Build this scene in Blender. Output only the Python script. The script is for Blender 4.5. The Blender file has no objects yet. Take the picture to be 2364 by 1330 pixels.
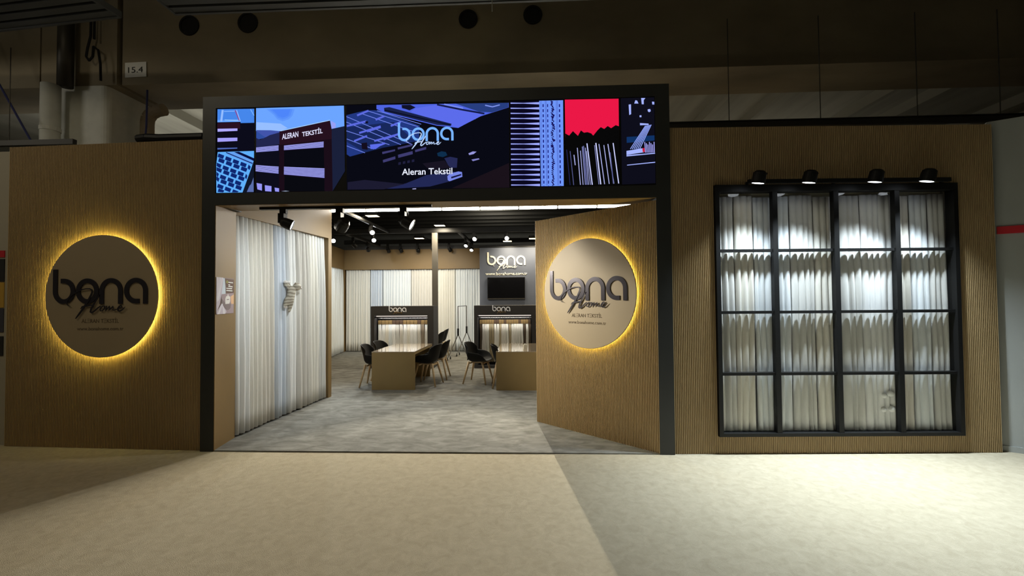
import bpy, bmesh, math, random
from mathutils import Vector, Matrix
random.seed(7)
C = bpy.context.scene.collection
S = bpy.context.scene
pi = math.pi

# ------------------------------------------------------------------ camera, world, exposure
cam_d = bpy.data.cameras.new('camera'); cam = bpy.data.objects.new('camera', cam_d); C.objects.link(cam)
F_PX = 1000.0
cam_d.sensor_fit = 'HORIZONTAL'; cam_d.sensor_width = 36.0; cam_d.lens = 36.0 * F_PX / 2364.0
cam_d.clip_start = 0.05; cam_d.clip_end = 200
YAW, PITCH, ROLL = 0.043, 0.0234, -0.0081
fw = Vector((-math.sin(YAW) * math.cos(PITCH), math.cos(YAW) * math.cos(PITCH), math.sin(PITCH)))
rt = Vector((math.cos(YAW), math.sin(YAW), 0)); up = rt.cross(fw)
r2 = rt * math.cos(ROLL) + up * math.sin(ROLL); u2 = -rt * math.sin(ROLL) + up * math.cos(ROLL)
cm = Matrix((r2, u2, -fw)).transposed().to_4x4(); cm.translation = Vector((0, -4.72, 1.684))
cam.matrix_world = cm
S.camera = cam
S.view_settings.view_transform = 'Standard'; S.view_settings.look = 'None'
S.view_settings.exposure = 0.0; S.view_settings.gamma = 1.0
try: S.view_settings.use_curve_mapping = False
except Exception: pass

wd = bpy.data.worlds.new('hall_air'); S.world = wd; wd.use_nodes = True
bg = wd.node_tree.nodes['Background']; bg.inputs[0].default_value = (1.0, 0.90, 0.68, 1); bg.inputs[1].default_value = 0.016

def light(name, kind, loc, target, energy, color, parent=None, **k):
    d = bpy.data.lights.new(name, kind); d.energy = energy; d.color = color
    for a, b in k.items(): setattr(d, a, b)
    o = bpy.data.objects.new(name, d); C.objects.link(o); o.location = loc
    dv = Vector(target) - Vector(loc)
    o.rotation_euler = dv.to_track_quat('-Z', 'Y').to_euler()
    if parent: o.parent = parent
    return o
WARM = (1.0, 0.87, 0.64); NEUT = (1.0, 0.94, 0.84); COOL = (0.89, 0.96, 0.98)
# unseen fill lights added to brighten aisle, column, ceiling and far wall
light('aisle_fill', 'AREA', (-4.0, -4.5, 6.3), (-4.0, -4.0, 0), 42, (1.0, 0.88, 0.64), shape='RECTANGLE', size=7.0, size_y=0.5)
light('aisle_fill', 'AREA', (-6.5, -3.0, 6.2), (-6.0, -1.0, 0), 20, (1.0, 0.88, 0.66), shape='DISK', size=0.6)
light('hall_fill', 'AREA', (-10.0, -1.5, 5.0), (-8.5, 3.0, 4.6), 14, (1.0, 0.95, 0.84), shape='DISK', size=1.0)
light('hall_fill', 'AREA', (-9.0, 6.0, 4.2), (-9.0, 6.5, 8), 65, (1.0, 0.97, 0.88), shape='DISK', size=5)
light('hall_fill', 'AREA', (6.5, 9.0, 4.2), (6.5, 9.0, 8), 14, (1.0, 0.94, 0.8), shape='DISK', size=4)
light('hall_fill', 'AREA', (-2.0, 16.0, 5.6), (-2.0, 24.0, 5), 110, (1.0, 0.97, 0.88), shape='DISK', size=1.5)

# ------------------------------------------------------------------ materials
def mat(name, col, rough=0.6, metal=0.0, spec=0.5, noise=0.0, nscale=8.0, bump=0.0, bscale=60.0, emis=None, estr=0.0, stretch=None, coat=0.0):
    m = bpy.data.materials.new(name); m.use_nodes = True
    nt = m.node_tree; b = nt.nodes['Principled BSDF']
    b.inputs['Base Color'].default_value = (*col, 1); b.inputs['Roughness'].default_value = rough
    b.inputs['Metallic'].default_value = metal; b.inputs['Specular IOR Level'].default_value = spec
    b.inputs['Coat Weight'].default_value = coat
    if emis: b.inputs['Emission Color'].default_value = (*emis, 1); b.inputs['Emission Strength'].default_value = estr
    if noise or bump:
        tc = nt.nodes.new('ShaderNodeTexCoord'); mp = nt.nodes.new('ShaderNodeMapping')
        nt.links.new(tc.outputs['Object'], mp.inputs[0])
        if stretch: mp.inputs['Scale'].default_value = stretch
    if noise:
        n = nt.nodes.new('ShaderNodeTexNoise'); n.inputs['Scale'].default_value = nscale; n.inputs['Detail'].default_value = 6
        nt.links.new(mp.outputs[0], n.inputs['Vector'])
        r = nt.nodes.new('ShaderNodeMapRange'); r.inputs['From Min'].default_value = 0.3; r.inputs['From Max'].default_value = 0.7
        r.inputs['To Min'].default_value = 1 - noise; r.inputs['To Max'].default_value = 1 + noise
        nt.links.new(n.outputs[0], r.inputs[0])
        mx = nt.nodes.new('ShaderNodeVectorMath'); mx.operation = 'SCALE'; mx.inputs[0].default_value = col
        nt.links.new(r.outputs[0], mx.inputs['Scale']); nt.links.new(mx.outputs[0], b.inputs['Base Color'])
    if bump:
        n2 = nt.nodes.new('ShaderNodeTexNoise'); n2.inputs['Scale'].default_value = bscale; n2.inputs['Detail'].default_value = 4
        nt.links.new(mp.outputs[0], n2.inputs['Vector'])
        bp = nt.nodes.new('ShaderNodeBump'); bp.inputs['Strength'].default_value = bump; bp.inputs['Distance'].default_value = 0.01
        nt.links.new(n2.outputs[0], bp.inputs['Height']); nt.links.new(bp.outputs[0], b.inputs['Normal'])
    return m
_em = {}
def emat(r, g, b, s=1.0):
    """flat light-emitting colour of a screen pixel, given as sRGB 0-255"""
    key = (r, g, b, s)
    if key in _em: return _em[key]
    f = lambda v: (v / 255 / 12.92) if v <= 10 else ((v / 255 + 0.055) / 1.055) ** 2.4
    m = bpy.data.materials.new('screen_glow'); m.use_nodes = True; nt = m.node_tree; nt.nodes.clear()
    e = nt.nodes.new('ShaderNodeEmission'); e.inputs[0].default_value = (f(r), f(g), f(b), 1); e.inputs[1].default_value = s
    o = nt.nodes.new('ShaderNodeOutputMaterial'); nt.links.new(e.outputs[0], o.inputs[0]); _em[key] = m
    return m
def glass_mat():
    m = bpy.data.materials.new('window_glass'); m.use_nodes = True; nt = m.node_tree; nt.nodes.clear()
    t = nt.nodes.new('ShaderNodeBsdfTransparent'); g = nt.nodes.new('ShaderNodeBsdfGlossy'); g.inputs['Roughness'].default_value = 0.02
    lw_ = nt.nodes.new('ShaderNodeLayerWeight'); lw_.inputs[0].default_value = 0.5
    pw = nt.nodes.new('ShaderNodeMath'); pw.operation = 'POWER'; pw.inputs[1].default_value = 5.0; nt.links.new(lw_.outputs['Facing'], pw.inputs[0])
    fr = nt.nodes.new('ShaderNodeMath'); fr.operation = 'MULTIPLY_ADD'; fr.inputs[1].default_value = 0.9; fr.inputs[2].default_value = 0.02; nt.links.new(pw.outputs[0], fr.inputs[0])
    mx = nt.nodes.new('ShaderNodeMixShader'); o = nt.nodes.new('ShaderNodeOutputMaterial')
    nt.links.new(fr.outputs[0], mx.inputs[0]); nt.links.new(t.outputs[0], mx.inputs[1]); nt.links.new(g.outputs[0], mx.inputs[2]); nt.links.new(mx.outputs[0], o.inputs[0])
    return m
def hardcarpet(name, c1, c2, scale, stretch):
    """two-tone mottled carpet"""
    m = mat(name, c1, rough=0.95, spec=0.1, bump=0.5, bscale=220)
    nt = m.node_tree; b = nt.nodes['Principled BSDF']
    tc = nt.nodes.new('ShaderNodeTexCoord'); mp = nt.nodes.new('ShaderNodeMapping'); mp.inputs['Scale'].default_value = stretch
    n = nt.nodes.new('ShaderNodeTexNoise'); n.inputs['Scale'].default_value = scale; n.inputs['Detail'].default_value = 7; n.inputs['Roughness'].default_value = 0.62; n.inputs['Distortion'].default_value = 0.6
    r = nt.nodes.new('ShaderNodeValToRGB'); r.color_ramp.elements[0].position = 0.34; r.color_ramp.elements[1].position = 0.68
    r.color_ramp.elements[0].color = (*c1, 1); r.color_ramp.elements[1].color = (*c2, 1)
    nt.links.new(tc.outputs['Object'], mp.inputs[0]); nt.links.new(mp.outputs[0], n.inputs['Vector']); nt.links.new(n.outputs[0], r.inputs[0]); nt.links.new(r.outputs[0], b.inputs['Base Color'])
    return m
M = dict(
    brown=mat('brown_laminate', (0.235, 0.150, 0.056), rough=0.5, noise=0.04, nscale=3, bump=0.05, bscale=90),
    rib=mat('brown_rib', (0.40, 0.285, 0.140), rough=0.5, noise=0.04, nscale=3),
    groove=mat('brown_groove', (0.24, 0.165, 0.088), rough=0.7),
    panel=mat('panel_face', (0.37, 0.295, 0.19), rough=0.5, noise=0.03, nscale=2),
    dark=mat('dark_frame', (0.030, 0.032, 0.031), rough=0.42, noise=0.05, nscale=4),
    black=mat('black_metal', (0.006, 0.006, 0.006), rough=0.5, spec=.3),
    blackshell=mat('black_plastic', (0.007, 0.007, 0.0065), rough=0.6, spec=0.25, bump=0.04),
    oak=mat('oak_wood', (0.62, 0.45, 0.25), rough=0.5, noise=0.15, nscale=10, stretch=(4, 4, 0.6)),
    charcoal=mat('charcoal_wall', (0.095, 0.108, 0.145), rough=0.6, noise=0.04, nscale=3),
    charcoal2=mat('charcoal_fixture', (0.038, 0.036, 0.036), rough=0.5),
    gloss=mat('glossy_cream_top', (0.36, 0.29, 0.20), rough=0.07, spec=0.9, coat=0.6),
    tablebrown=mat('table_brown', (0.30, 0.21, 0.085), rough=0.42, noise=0.05, nscale=3),
    concrete=mat('concrete', (0.25, 0.21, 0.14), rough=0.9, noise=0.28, nscale=1.1, bump=0.25, bscale=9, stretch=(0.5, 1.3, 0.9)),
    concrete2=mat('pale_concrete', (0.36, 0.35, 0.29), rough=0.9, noise=0.18, nscale=1.0, bump=0.2, bscale=12, stretch=(3, 0.25, 1)),
    whitepaint=mat('white_paint', (0.74, 0.74, 0.66), rough=0.55, noise=0.05),
    plaster=mat('column_plaster', (0.30, 0.24, 0.16), rough=0.8, noise=0.1),
    greywall=mat('grey_panel', (0.36, 0.375, 0.36), rough=0.6, noise=0.04, nscale=2),
    palewall=mat('pale_panel', (0.42, 0.38, 0.29), rough=0.7),
    farwall=mat('far_wall', (0.22, 0.22, 0.20), rough=0.9, noise=0.12, nscale=1),
    chrome=mat('chrome', (0.55, 0.55, 0.55), rough=0.22, metal=1),
    steel=mat('dark_steel', (0.06, 0.055, 0.045), rough=0.5, metal=0.6),
    louvre=mat('louvre_metal', (0.10, 0.105, 0.105), rough=0.5, metal=0.3),
    louvredark=mat('louvre_gap', (0.02, 0.02, 0.02), rough=0.8),
    red=mat('red_tape', (0.55, 0.02, 0.03), rough=0.6),
    blue=mat('blue_rope', (0.03, 0.035, 0.13), rough=0.7),
    paper=mat('paper', (0.78, 0.78, 0.74), rough=0.8),
    ink=mat('ink', (0.02, 0.02, 0.02), rough=0.8),
    letterdark=mat('dark_letter', (0.055, 0.05, 0.062), rough=0.25, metal=0.5),
    letterprint=mat('brown_print', (0.13, 0.09, 0.05), rough=0.6),
    cream=mat('cream_letter', (0.88, 0.84, 0.70), rough=0.5, emis=(1.0, 0.88, 0.62), estr=0.0),
    white=mat('white_letter', (0.85, 0.83, 0.8), rough=0.5, emis=(1, 1, 1), estr=0.15),
    gold=mat('gold_letter', (0.40, 0.26, 0.07), rough=0.35, metal=0.5),
    screenblack=mat('tv_glass', (0.004, 0.004, 0.005), rough=0.08, spec=0.6),
    glow=mat('led_strip', (1, 0.8, 0.3), emis=(1.0, 0.84, 0.20), estr=34.0),
    tube=mat('light_tube', (1, 1, 1), emis=(1.0, 0.96, 0.87), estr=25.0),
    lens=mat('lamp_lens', (1, 1, 1), emis=(1.0, 0.98, 0.93), estr=9.0),
    lenscool=mat('cool_lens', (1, 1, 1), emis=(0.86, 0.92, 1.0), estr=6.0),
    lenswarm=mat('warm_lens', (1, 1, 1), emis=(1.0, 0.83, 0.52), estr=7.0),
    barled=mat('bar_led', (1, 1, 1), emis=(1.0, 0.90, 0.82), estr=.9),
    glass=glass_mat(),
    aisle=hardcarpet('beige_carpet', (0.40, 0.35, 0.25), (0.48, 0.425, 0.315), 13.0, (1, 1, 1)),
    grey=hardcarpet('grey_carpet', (0.150, 0.146, 0.130), (0.28, 0.278, 0.255), 5.2, (0.75, 1.5, 1)),
)
def fabric(name, col, sheer=0.12):
    m = mat(name, col, rough=0.85, spec=0.15, bump=0.12, bscale=350)
    b = m.node_tree.nodes['Principled BSDF']; b.inputs['Sheen Weight'].default_value = 0.15
    return m
FAB = dict(white=fabric('white_voile', (0.86, 0.87, 0.86)), cream=fabric('cream_cloth', (0.82, 0.80, 0.73)),
           sand=fabric('sand_cloth', (0.76, 0.73, 0.66)), bluish=fabric('pale_blue_cloth', (0.66, 0.72, 0.80)),
           grey=fabric('light_grey_cloth', (0.70, 0.70, 0.67)), warmgrey=fabric('warm_grey_cloth', (0.70, 0.68, 0.63)),
           ice=fabric('ice_white_cloth', (0.82, 0.86, 0.88)), taupe=fabric('taupe_cloth', (0.30, 0.25, 0.19)),
           header=mat('header_board', (0.26, 0.17, 0.065), rough=0.6), headerdark=mat('dark_header', (0.10, 0.06, 0.035), rough=0.6),
           olive=fabric('olive_cloth', (0.42, 0.35, 0.22)), darkbrown=fabric('dark_brown_cloth', (0.12, 0.085, 0.055)))

# ------------------------------------------------------------------ mesh helpers
class MB:
    def __init__(s, mtx=None): s.v = []; s.f = []; s.m = mtx; s.mi = []; s.cur = 0
    def add(s, vs, fs):
        n = len(s.v)
        for p in vs:
            p = Vector(p); s.v.append(tuple(s.m @ p if s.m else p))
        for f in fs: s.f.append(tuple(i + n for i in f)); s.mi.append(s.cur)
    def box(s, x0, x1, y0, y1, z0, z1, mtx=None):
        vs = [Vector(p) for p in ((x0,y0,z0),(x1,y0,z0),(x1,y1,z0),(x0,y1,z0),(x0,y0,z1),(x1,y0,z1),(x1,y1,z1),(x0,y1,z1))]
        if mtx: vs = [mtx @ v for v in vs]
        s.add(vs, [(0,3,2,1),(4,5,6,7),(0,1,5,4),(1,2,6,5),(2,3,7,6),(3,0,4,7)]); return s
    def hexa(s, p):  # 8 points: bottom 4, top 4
        s.add(p, [(0,3,2,1),(4,5,6,7),(0,1,5,4),(1,2,6,5),(2,3,7,6),(3,0,4,7)]); return s
    def cyl(s, p0, p1, r0, r1=None, n=12, caps=True):
        r1 = r0 if r1 is None else r1; p0 = Vector(p0); p1 = Vector(p1); d = (p1 - p0).normalized()
        a = d.orthogonal().normalized(); b = d.cross(a); vs = []
        for p, r in ((p0, r0), (p1, r1)):
            for i in range(n): t = 2 * pi * i / n; vs.append(p + a * r * math.cos(t) + b * r * math.sin(t))
        fs = [(i, (i + 1) % n, n + (i + 1) % n, n + i) for i in range(n)]
        if caps: fs += [tuple(range(n - 1, -1, -1)), tuple(range(n, 2 * n))]
        s.add(vs, fs); return s
    def tube(s, pts, r, n=6):
        for a, b in zip(pts, pts[1:]): s.cyl(a, b, r, r, n)
        return s
    def lathe(s, p0, d, prof, n=20):
        """profile [(distance along d, radius)]"""
        p0 = Vector(p0); d = Vector(d).normalized(); a = d.orthogonal().normalized(); b = d.cross(a); vs = []; k = len(prof)
        for h, r in prof:
            for i in range(n): t = 2 * pi * i / n; vs.append(p0 + d * h + a * r * math.cos(t) + b * r * math.sin(t))
        fs = [(j * n + i, j * n + (i + 1) % n, (j + 1) * n + (i + 1) % n, (j + 1) * n + i) for j in range(k - 1) for i in range(n)]
        s.add(vs, fs); return s
    def poly(s, pts, y=0.0):
        s.add([(x, y, z) for x, z in pts], [tuple(range(len(pts)))]); return s
    def prism(s, pts, y0, y1):
        n = len(pts); s.add([(x, y0, z) for x, z in pts] + [(x, y1, z) for x, z in pts],
            [tuple(range(n)), tuple(range(2 * n - 1, n - 1, -1))] + [(i, n + i, n + (i + 1) % n, (i + 1) % n) for i in range(n)]); return s
    def ribbon(s, pts, w, y0, y1, closed=False):
        """flat stroke of width w (number or list) through pts in the xz plane, from depth y0 to y1"""
        n = len(pts); L = []; R = []
        for i in range(n):
            a = pts[(i - 1) % n] if (closed or i > 0) else pts[0]; b = pts[(i + 1) % n] if (closed or i < n - 1) else pts[-1]
            dx, dz = b[0] - a[0], b[1] - a[1]; l = math.hypot(dx, dz) or 1; ww = (w[i] if isinstance(w, (list, tuple)) else w) / 2
            L.append((pts[i][0] - dz / l * ww, pts[i][1] + dx / l * ww)); R.append((pts[i][0] + dz / l * ww, pts[i][1] - dx / l * ww))
        vs = [(x, y0, z) for x, z in L] + [(x, y0, z) for x, z in R] + [(x, y1, z) for x, z in L] + [(x, y1, z) for x, z in R]
        fs = []
        for i in range(n if closed else n - 1):
            j = (i + 1) % n
            fs += [(i, j, n + j, n + i), (2*n + i, 3*n + i, 3*n + j, 2*n + j), (i, 2*n + i, 2*n + j, j), (n + i, n + j, 3*n + j, 3*n + i)]
        if not closed: fs += [(0, n, 3 * n, 2 * n), (n - 1, 3 * n - 1, 4 * n - 1, 2 * n - 1)]
        s.add(vs, fs); return s
    def build(s, name, m, parent=None, smooth=False, mats=None):
        me = bpy.data.meshes.new(name); me.from_pydata(s.v, [], s.f); 
        bm = bmesh.new(); bm.from_mesh(me); bmesh.ops.recalc_face_normals(bm, faces=bm.faces); bm.to_mesh(me); bm.free()
        if mats:
            for x in mats: me.materials.append(x)
            for p, i in zip(me.polygons, s.mi): p.material_index = i
        else: me.materials.append(m)
        if smooth:
            for p in me.polygons: p.use_smooth = True
        o = bpy.data.objects.new(name, me); C.objects.link(o)
        if parent: o.parent = parent
        return o
def B(*a, mtx=None): m = MB(mtx); m.box(*a); return m
def tag(o, label=None, cat=None, group=None, kind=None):
    if label: o['label'] = label
    if cat: o['category'] = cat
    if group: o['group'] = group
    if kind: o['kind'] = kind
    return o
def thing(name, label, cat, loc=(0, 0, 0), rz=0.0, group=None, rot=None):
    o = bpy.data.objects.new(name, None); C.objects.link(o); o.location = loc; o.rotation_euler = rot or (0, 0, rz); o.empty_display_size = 0.1
    return tag(o, label, cat, group)
def copy_tree(o, loc, rz=0.0, label=None, group=None, rot=None, parent=None):
    c = o.copy(); C.objects.link(c)
    if parent is None: c.location = loc; c.rotation_euler = rot or (0, 0, rz)
    else: c.parent = parent
    if label: c['label'] = label
    if group: c['group'] = group
    for ch in list(o.children): copy_tree(ch, None, parent=c)
    return c
def struct(o): o['kind'] = 'structure'; return o
def text(parent, s, name, width, x, z, y, m, height=None, depth=0.002, rotx=pi / 2, tilt=0.0, bold=0.0):
    """writing as a mesh, centred at x,z on the plane y"""
    cu = bpy.data.curves.new(name, 'FONT'); cu.body = s; cu.size = 1; cu.extrude = 0.0; cu.align_x = 'LEFT'; cu.offset = bold; cu.resolution_u = 3
    t = bpy.data.objects.new(name, cu); C.objects.link(t); bpy.context.view_layer.update()
    me = bpy.data.meshes.new_from_object(t); bpy.data.objects.remove(t)
    xs = [v.co.x for v in me.vertices]; ys = [v.co.y for v in me.vertices]
    x0, x1, y0, y1 = min(xs), max(xs), min(ys), max(ys); k = width / (x1 - x0); kz = height / (y1 - y0) if height else k
    for v in me.vertices:
        a = (v.co.x - (x0 + x1) / 2) * k; b = (v.co.y - (y0 + y1) / 2) * kz
        v.co = Vector((x + a, y, z + b + a * math.tan(tilt)))
    me.materials.clear(); me.materials.append(m)
    o = bpy.data.objects.new(name, me); C.objects.link(o)
    if depth:
        sd = o.modifiers.new('thickness', 'SOLIDIFY'); sd.thickness = depth; sd.offset = 0
    o.parent = parent
    return o
def local(o, e, z=0):
    """matrix whose x axis runs along a wall from o to e, y away from the camera"""
    a = math.atan2(e[1] - o[1], e[0] - o[0]); return Matrix.Translation((o[0], o[1], z)) @ Matrix.Rotation(a, 4, 'Z'), a

# ------------------------------------------------------------------ logo
def arc(cx, cz, rx, rz, a0, a1, n=16):
    return [(cx + rx * math.cos(math.radians(a0 + (a1 - a0) * i / n)), cz + rz * math.sin(math.radians(a0 + (a1 - a0) * i / n))) for i in range(n + 1)]
def logo(parent, cx, cz, y, s, m, mh, depth=0.012, script_name='script_lettering', sw=38):
    """round lettering 'bona' with brushed 'Home' below; s = metres per unit, unit square centred on (cx, cz)"""
    T = lambda P: [(cx + (px - 702) * s * 1.05, cz - (py - 640) * s) for px, py in P]
    zz = lambda P: [(x, -v) for x, v in P]
    A = lambda c0, c1, r0, r1, a0, a1, n=18: [(x, z) for x, z in arc(c0, c1, r0, r1, -a0, -a1, n)]
    w = sw * s * 1.03
    b = MB(); b.ribbon(T([(287, 418), (287, 500)] + A(370, 614, 83, 92, 180, 360, 20)[0:] + A(370, 614, 83, 92, 0, 90, 9)[1:] + [(340, 522)]), w, y, y - depth); b.build('letter', m, parent)
    b = MB(); b.ribbon(T(A(586, 614, 85, 92, 0, 360, 32)[:-1]), w, y, y - depth, closed=True); b.build('letter', m, parent)
    b = MB(); b.ribbon(T([(718, 730), (718, 660)] + A(804, 614, 86, 92, 180, 0, 20) + [(890, 730)]), w, y, y - depth); b.build('letter', m, parent)
    b = MB(); b.ribbon(T([(1062, 706)] + A(1030, 614, 86, 92, 270, 0, 26) + [(1116, 614), (1116, 730)]), w, y, y - depth); b.build('letter', m, parent)
    # brushed script
    ys = y - depth - 0.001
    b = MB()
    K = [([(440, 748), (415, 740), (404, 722), (408, 700), (425, 672), (452, 646), (490, 622), (535, 603), (580, 594), (615, 594), (634, 604), (637, 622), (630, 645), (612, 680), (585, 725), (555, 770), (525, 810), (500, 842), (487, 858)],
          [3, 6, 8, 9, 10, 11, 11, 10, 9, 10, 12, 14, 16, 17, 17, 17, 15, 11, 5]),
         ([(533, 772), (548, 752), (575, 748), (610, 742), (655, 736)], [5, 11, 14, 13, 8]),
         ([(704, 645), (696, 662), (676, 695), (652, 735), (630, 775), (625, 800), (636, 806), (660, 792), (690, 765), (716, 748)], [4, 10, 14, 16, 16, 15, 14, 13, 11, 9]),
         ([(738, 748), (722, 758), (713, 776), (718, 790), (732, 790), (748, 776), (756, 758), (750, 747), (738, 748)], [9] * 9),
         ([(756, 752), (775, 748), (768, 768), (762, 788), (782, 768), (800, 748), (802, 762), (794, 786), (814, 768), (832, 750), (834, 764), (830, 784), (846, 784), (872, 774)], [7] + [9] * 12 + [7]),
         ([(872, 772), (896, 766), (912, 754), (905, 744), (890, 750), (878, 768), (878, 786), (892, 794), (914, 784), (942, 756)], [7, 10, 11, 11, 13, 14, 14, 12, 9, 4])]
    for i, (P, W) in enumerate(K): b.ribbon(T(P), [x * s * 1.0 for x in W], ys - 0.0004 * i, ys - 0.005 - 0.0004 * i)
    b.build(script_name, mh, parent)

# ------------------------------------------------------------------ setting
struct(B(-18, 16, -9, 26, -0.12, 0.0).build('floor', M['aisle']))
# grey booth carpet, laid on the hall floor
bc = MB(); pf_ = [(-3.55, .008), (1.37, .008), (1.40, .27), (4.93, .27), (4.93, 9.08), (-6.12, 9.08), (-4.85, .27), (-3.60, .27)]
nf = len(pf_); bc.add([(x, y, 0) for x, y in pf_] + [(x, y, .012) for x, y in pf_], [tuple(range(nf)), tuple(range(2 * nf - 1, nf - 1, -1))] + [(i, (i + 1) % nf, nf + (i + 1) % nf, nf + i) for i in range(nf)])
struct(bc.build('floor_booth', M['grey']))
# seam lines of the aisle carpet are its rolls
ZT = 3.525
RIB = 0.0195
def ribbed_wall(name, o, e, z1, holes=(), back=0.08, z0=0.0, skip_slab=False):
    """structure wall with closely set vertical half-round ribs; holes = [(x0,x1,z0,z1)] in wall coordinates"""
    mtx, a = local(o, e); L = math.hypot(e[0] - o[0], e[1] - o[1])
    b = MB()
    if holes:
        hx0, hx1, hz0, hz1 = holes[0]
        b.box(0, hx0, 0.0, back, z0, z1); b.box(hx1, L, 0.0, back, z0, z1); b.box(hx0, hx1, 0, back, z0, hz0); b.box(hx0, hx1, 0, back, hz1, z1)
    else: b.box(0, L, 0.0, back, z0, z1)
    w = struct(b.build(name, M['groove'])); w.matrix_world = mtx
    r = MB(); n = int(L / RIB)
    for i in range(n):
        xc = (i + 0.5) * L / n; h = RIB * 0.31
        spans = [(z0 + 0.004, z1 - 0.002)]
        for hx0, hx1, hz0, hz1 in holes:
            if hx0 - h < xc < hx1 + h: spans = [(z0 + 0.004, hz0), (hz1, z1 - 0.002)]
        for a0, a1 in spans:
            P = [(-h, 0), (-h * .85, -.006), (-h * .3, -.009), (h * .3, -.009), (h * .85, -.006), (h, 0)]
            vs = [(xc + x, y, a0) for x, y in P] + [(xc + x, y, a1) for x, y in P]
            r.add(vs, [(k, k + 1, k + 7, k + 6) for k in range(5)] + [(0, 5, 4, 3, 2, 1), (6, 7, 8, 9, 10, 11)])
    ro = tag(r.build('rib', M['rib'], w), kind='stuff')
    return w, mtx, a, L
LW = ((-6.17, 0.13), (-3.705, 0.03)); RW = ((1.522, 0.03), (5.0, 0.15)); SW = ((0.071, 1.198), (1.372, 0.01))
wall_l, mL, aL, lenL = ribbed_wall('wall_front_left', *LW, ZT)
WX0, WX1, WZ0, WZ1 = 0.47, 3.06, 0.19, 2.885
wall_r, mR, aR, lenR = ribbed_wall('wall_front_right', *RW, ZT, holes=[(WX0 + .02, WX1 - .02, WZ0 + .02, WZ1 - .02)])
wall_s, mS, aS, lenS = ribbed_wall('wall_entrance_right', *SW, 2.735, back=0.10)
struct(B(1.375, 1.522, 0.46, 0.55, 0, 2.76).build('trim_3', M['brown']))
# inner walls of the booth
def slab(name, p0, p1, z0, z1, m, t=0.08):
    """upright slab from p0 to p1, thickness t to its left-hand far side"""
    d = Vector((p1[0] - p0[0], p1[1] - p0[1], 0)).normalized(); n = Vector((-d.y, d.x, 0)) * t
    a = Vector((*p0, 0)); b = Vector((*p1, 0)); q = [a, b, b + n, a + n]
    return MB().hexa([v + Vector((0, 0, z0)) for v in q] + [v + Vector((0, 0, z1)) for v in q]).build(name, m)
struct(slab('wall_entrance_left', (-3.760, 0.46), (-3.645, 2.66), 0.0, 3.26, M['brown'], 0.06))
struct(slab('trim_1', (-3.626, 0.45), (-3.463, 2.56), 2.74, 3.26, M['brown'], 0.12))       # fascia over the curtain niche
cb = MB(); cb.hexa([(-3.463, 2.56, 0), (-3.455, 2.66, 0), (-3.72, 2.66, 0), (-3.66, 2.56, 0), (-3.463, 2.56, 3.26), (-3.455, 2.66, 3.26), (-3.72, 2.66, 3.26), (-3.66, 2.56, 3.26)])
struct(cb.build('trim_2', M['brown']))                                                       # end post of the niche
struct(slab('wall_left', (-4.9, 0.6), (-6.15, 9.1), 0, 3.27, M['brown'], -0.08))
struct(B(-6.2, 5.05, 9.1, 9.18, 0, 3.27).build('wall_back', M['brown']))
struct(B(4.96, 5.04, 0.35, 9.1, 0, 3.27).build('wall_right', M['brown']))
struct(B(-6.05, -1.546, 8.93, 9.0, 2.635, 3.27).build('trim_4', M['brown']))                # fascia of the back wall
struct(B(-6.12, -5.98, 8.90, 9.09, 0, 3.27).build('trim_5', M['brown']))                    # corner post
lf = slab('trim_6', (-5.76, 7.0), (-6.03, 8.88), 2.64, 3.27, M['brown'], -0.06); struct(lf)
struct(B(-6.2, 5.05, 8.92, 9.16, 3.27, 3.38).build('trim_7', M['charcoal2']))               # dark capping
struct(B(-1.546, 1.6, 8.4, 9.05, 0, 3.25).build('wall_logo', M['charcoal']))
struct(B(-1.56, 1.62, 8.385, 8.42, 3.225, 3.26).build('trim_8', M['black']))

# hall behind and above
hc = MB(); hc.box(-18, 16, 2.9, 26, 6.4, 6.6); hc.box(-18, 16, -9, 2.0, 6.8, 7.0)
hall = struct(hc.build('ceiling', M['concrete2']))
for k in range(-11, 10):
    x = 4.45 + k * 1.19
    if k % 3 == 0 or k % 3 == 1: struct_j = B(x - .055, x + .055, 2.9, 9.2, 6.16, 6.4).build('joist', M['concrete2'], hall)
for y in [9.3 + 1.1 * i for i in range(14)]: B(-17.9, 15.9, y, y + .4, 6.1, 6.4).build('cross_beam', M['steel'], hall)
struct(B(-18, 16, 25.9, 26.1, 0, 6.4).build('wall_hall', M['farwall']))
# big concrete beam in three pieces with joints
for x0, x1 in ((-18, -8.06), (-6.64, 16)):
    b = struct(B(x0, x1, 2.0, 2.92, 5.215, 6.8).build('ceiling_beam', M['concrete'])); tag(b, 'long dark concrete beam under the hall ceiling' )
tag(struct(B(-7.99, -6.70, 1.965, 2.92, 5.205, 6.8).build('ceiling_beam', M['concrete'])), 'concrete column head between the two beam ends')
beamr = [o for o in C.objects if o.name.startswith('ceiling_beam')][1]
for x, z, r in ((-5.51, 6.16, .135), (-4.53, 6.17, .135), (-0.947, 6.10, .12), (0.073, 6.13, .12)):
    m = MB(); m.lathe((x, 2.0, z), (0, -1, 0), [(0, r + .03), (.02, r + .03), (.02, r), (-.0, r)], 24); m.cyl((x, 1.995, z), (x, 1.99, z), r * .98, r * .98, 24)
    m.build('pipe_opening', M['black'], beamr)
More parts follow.
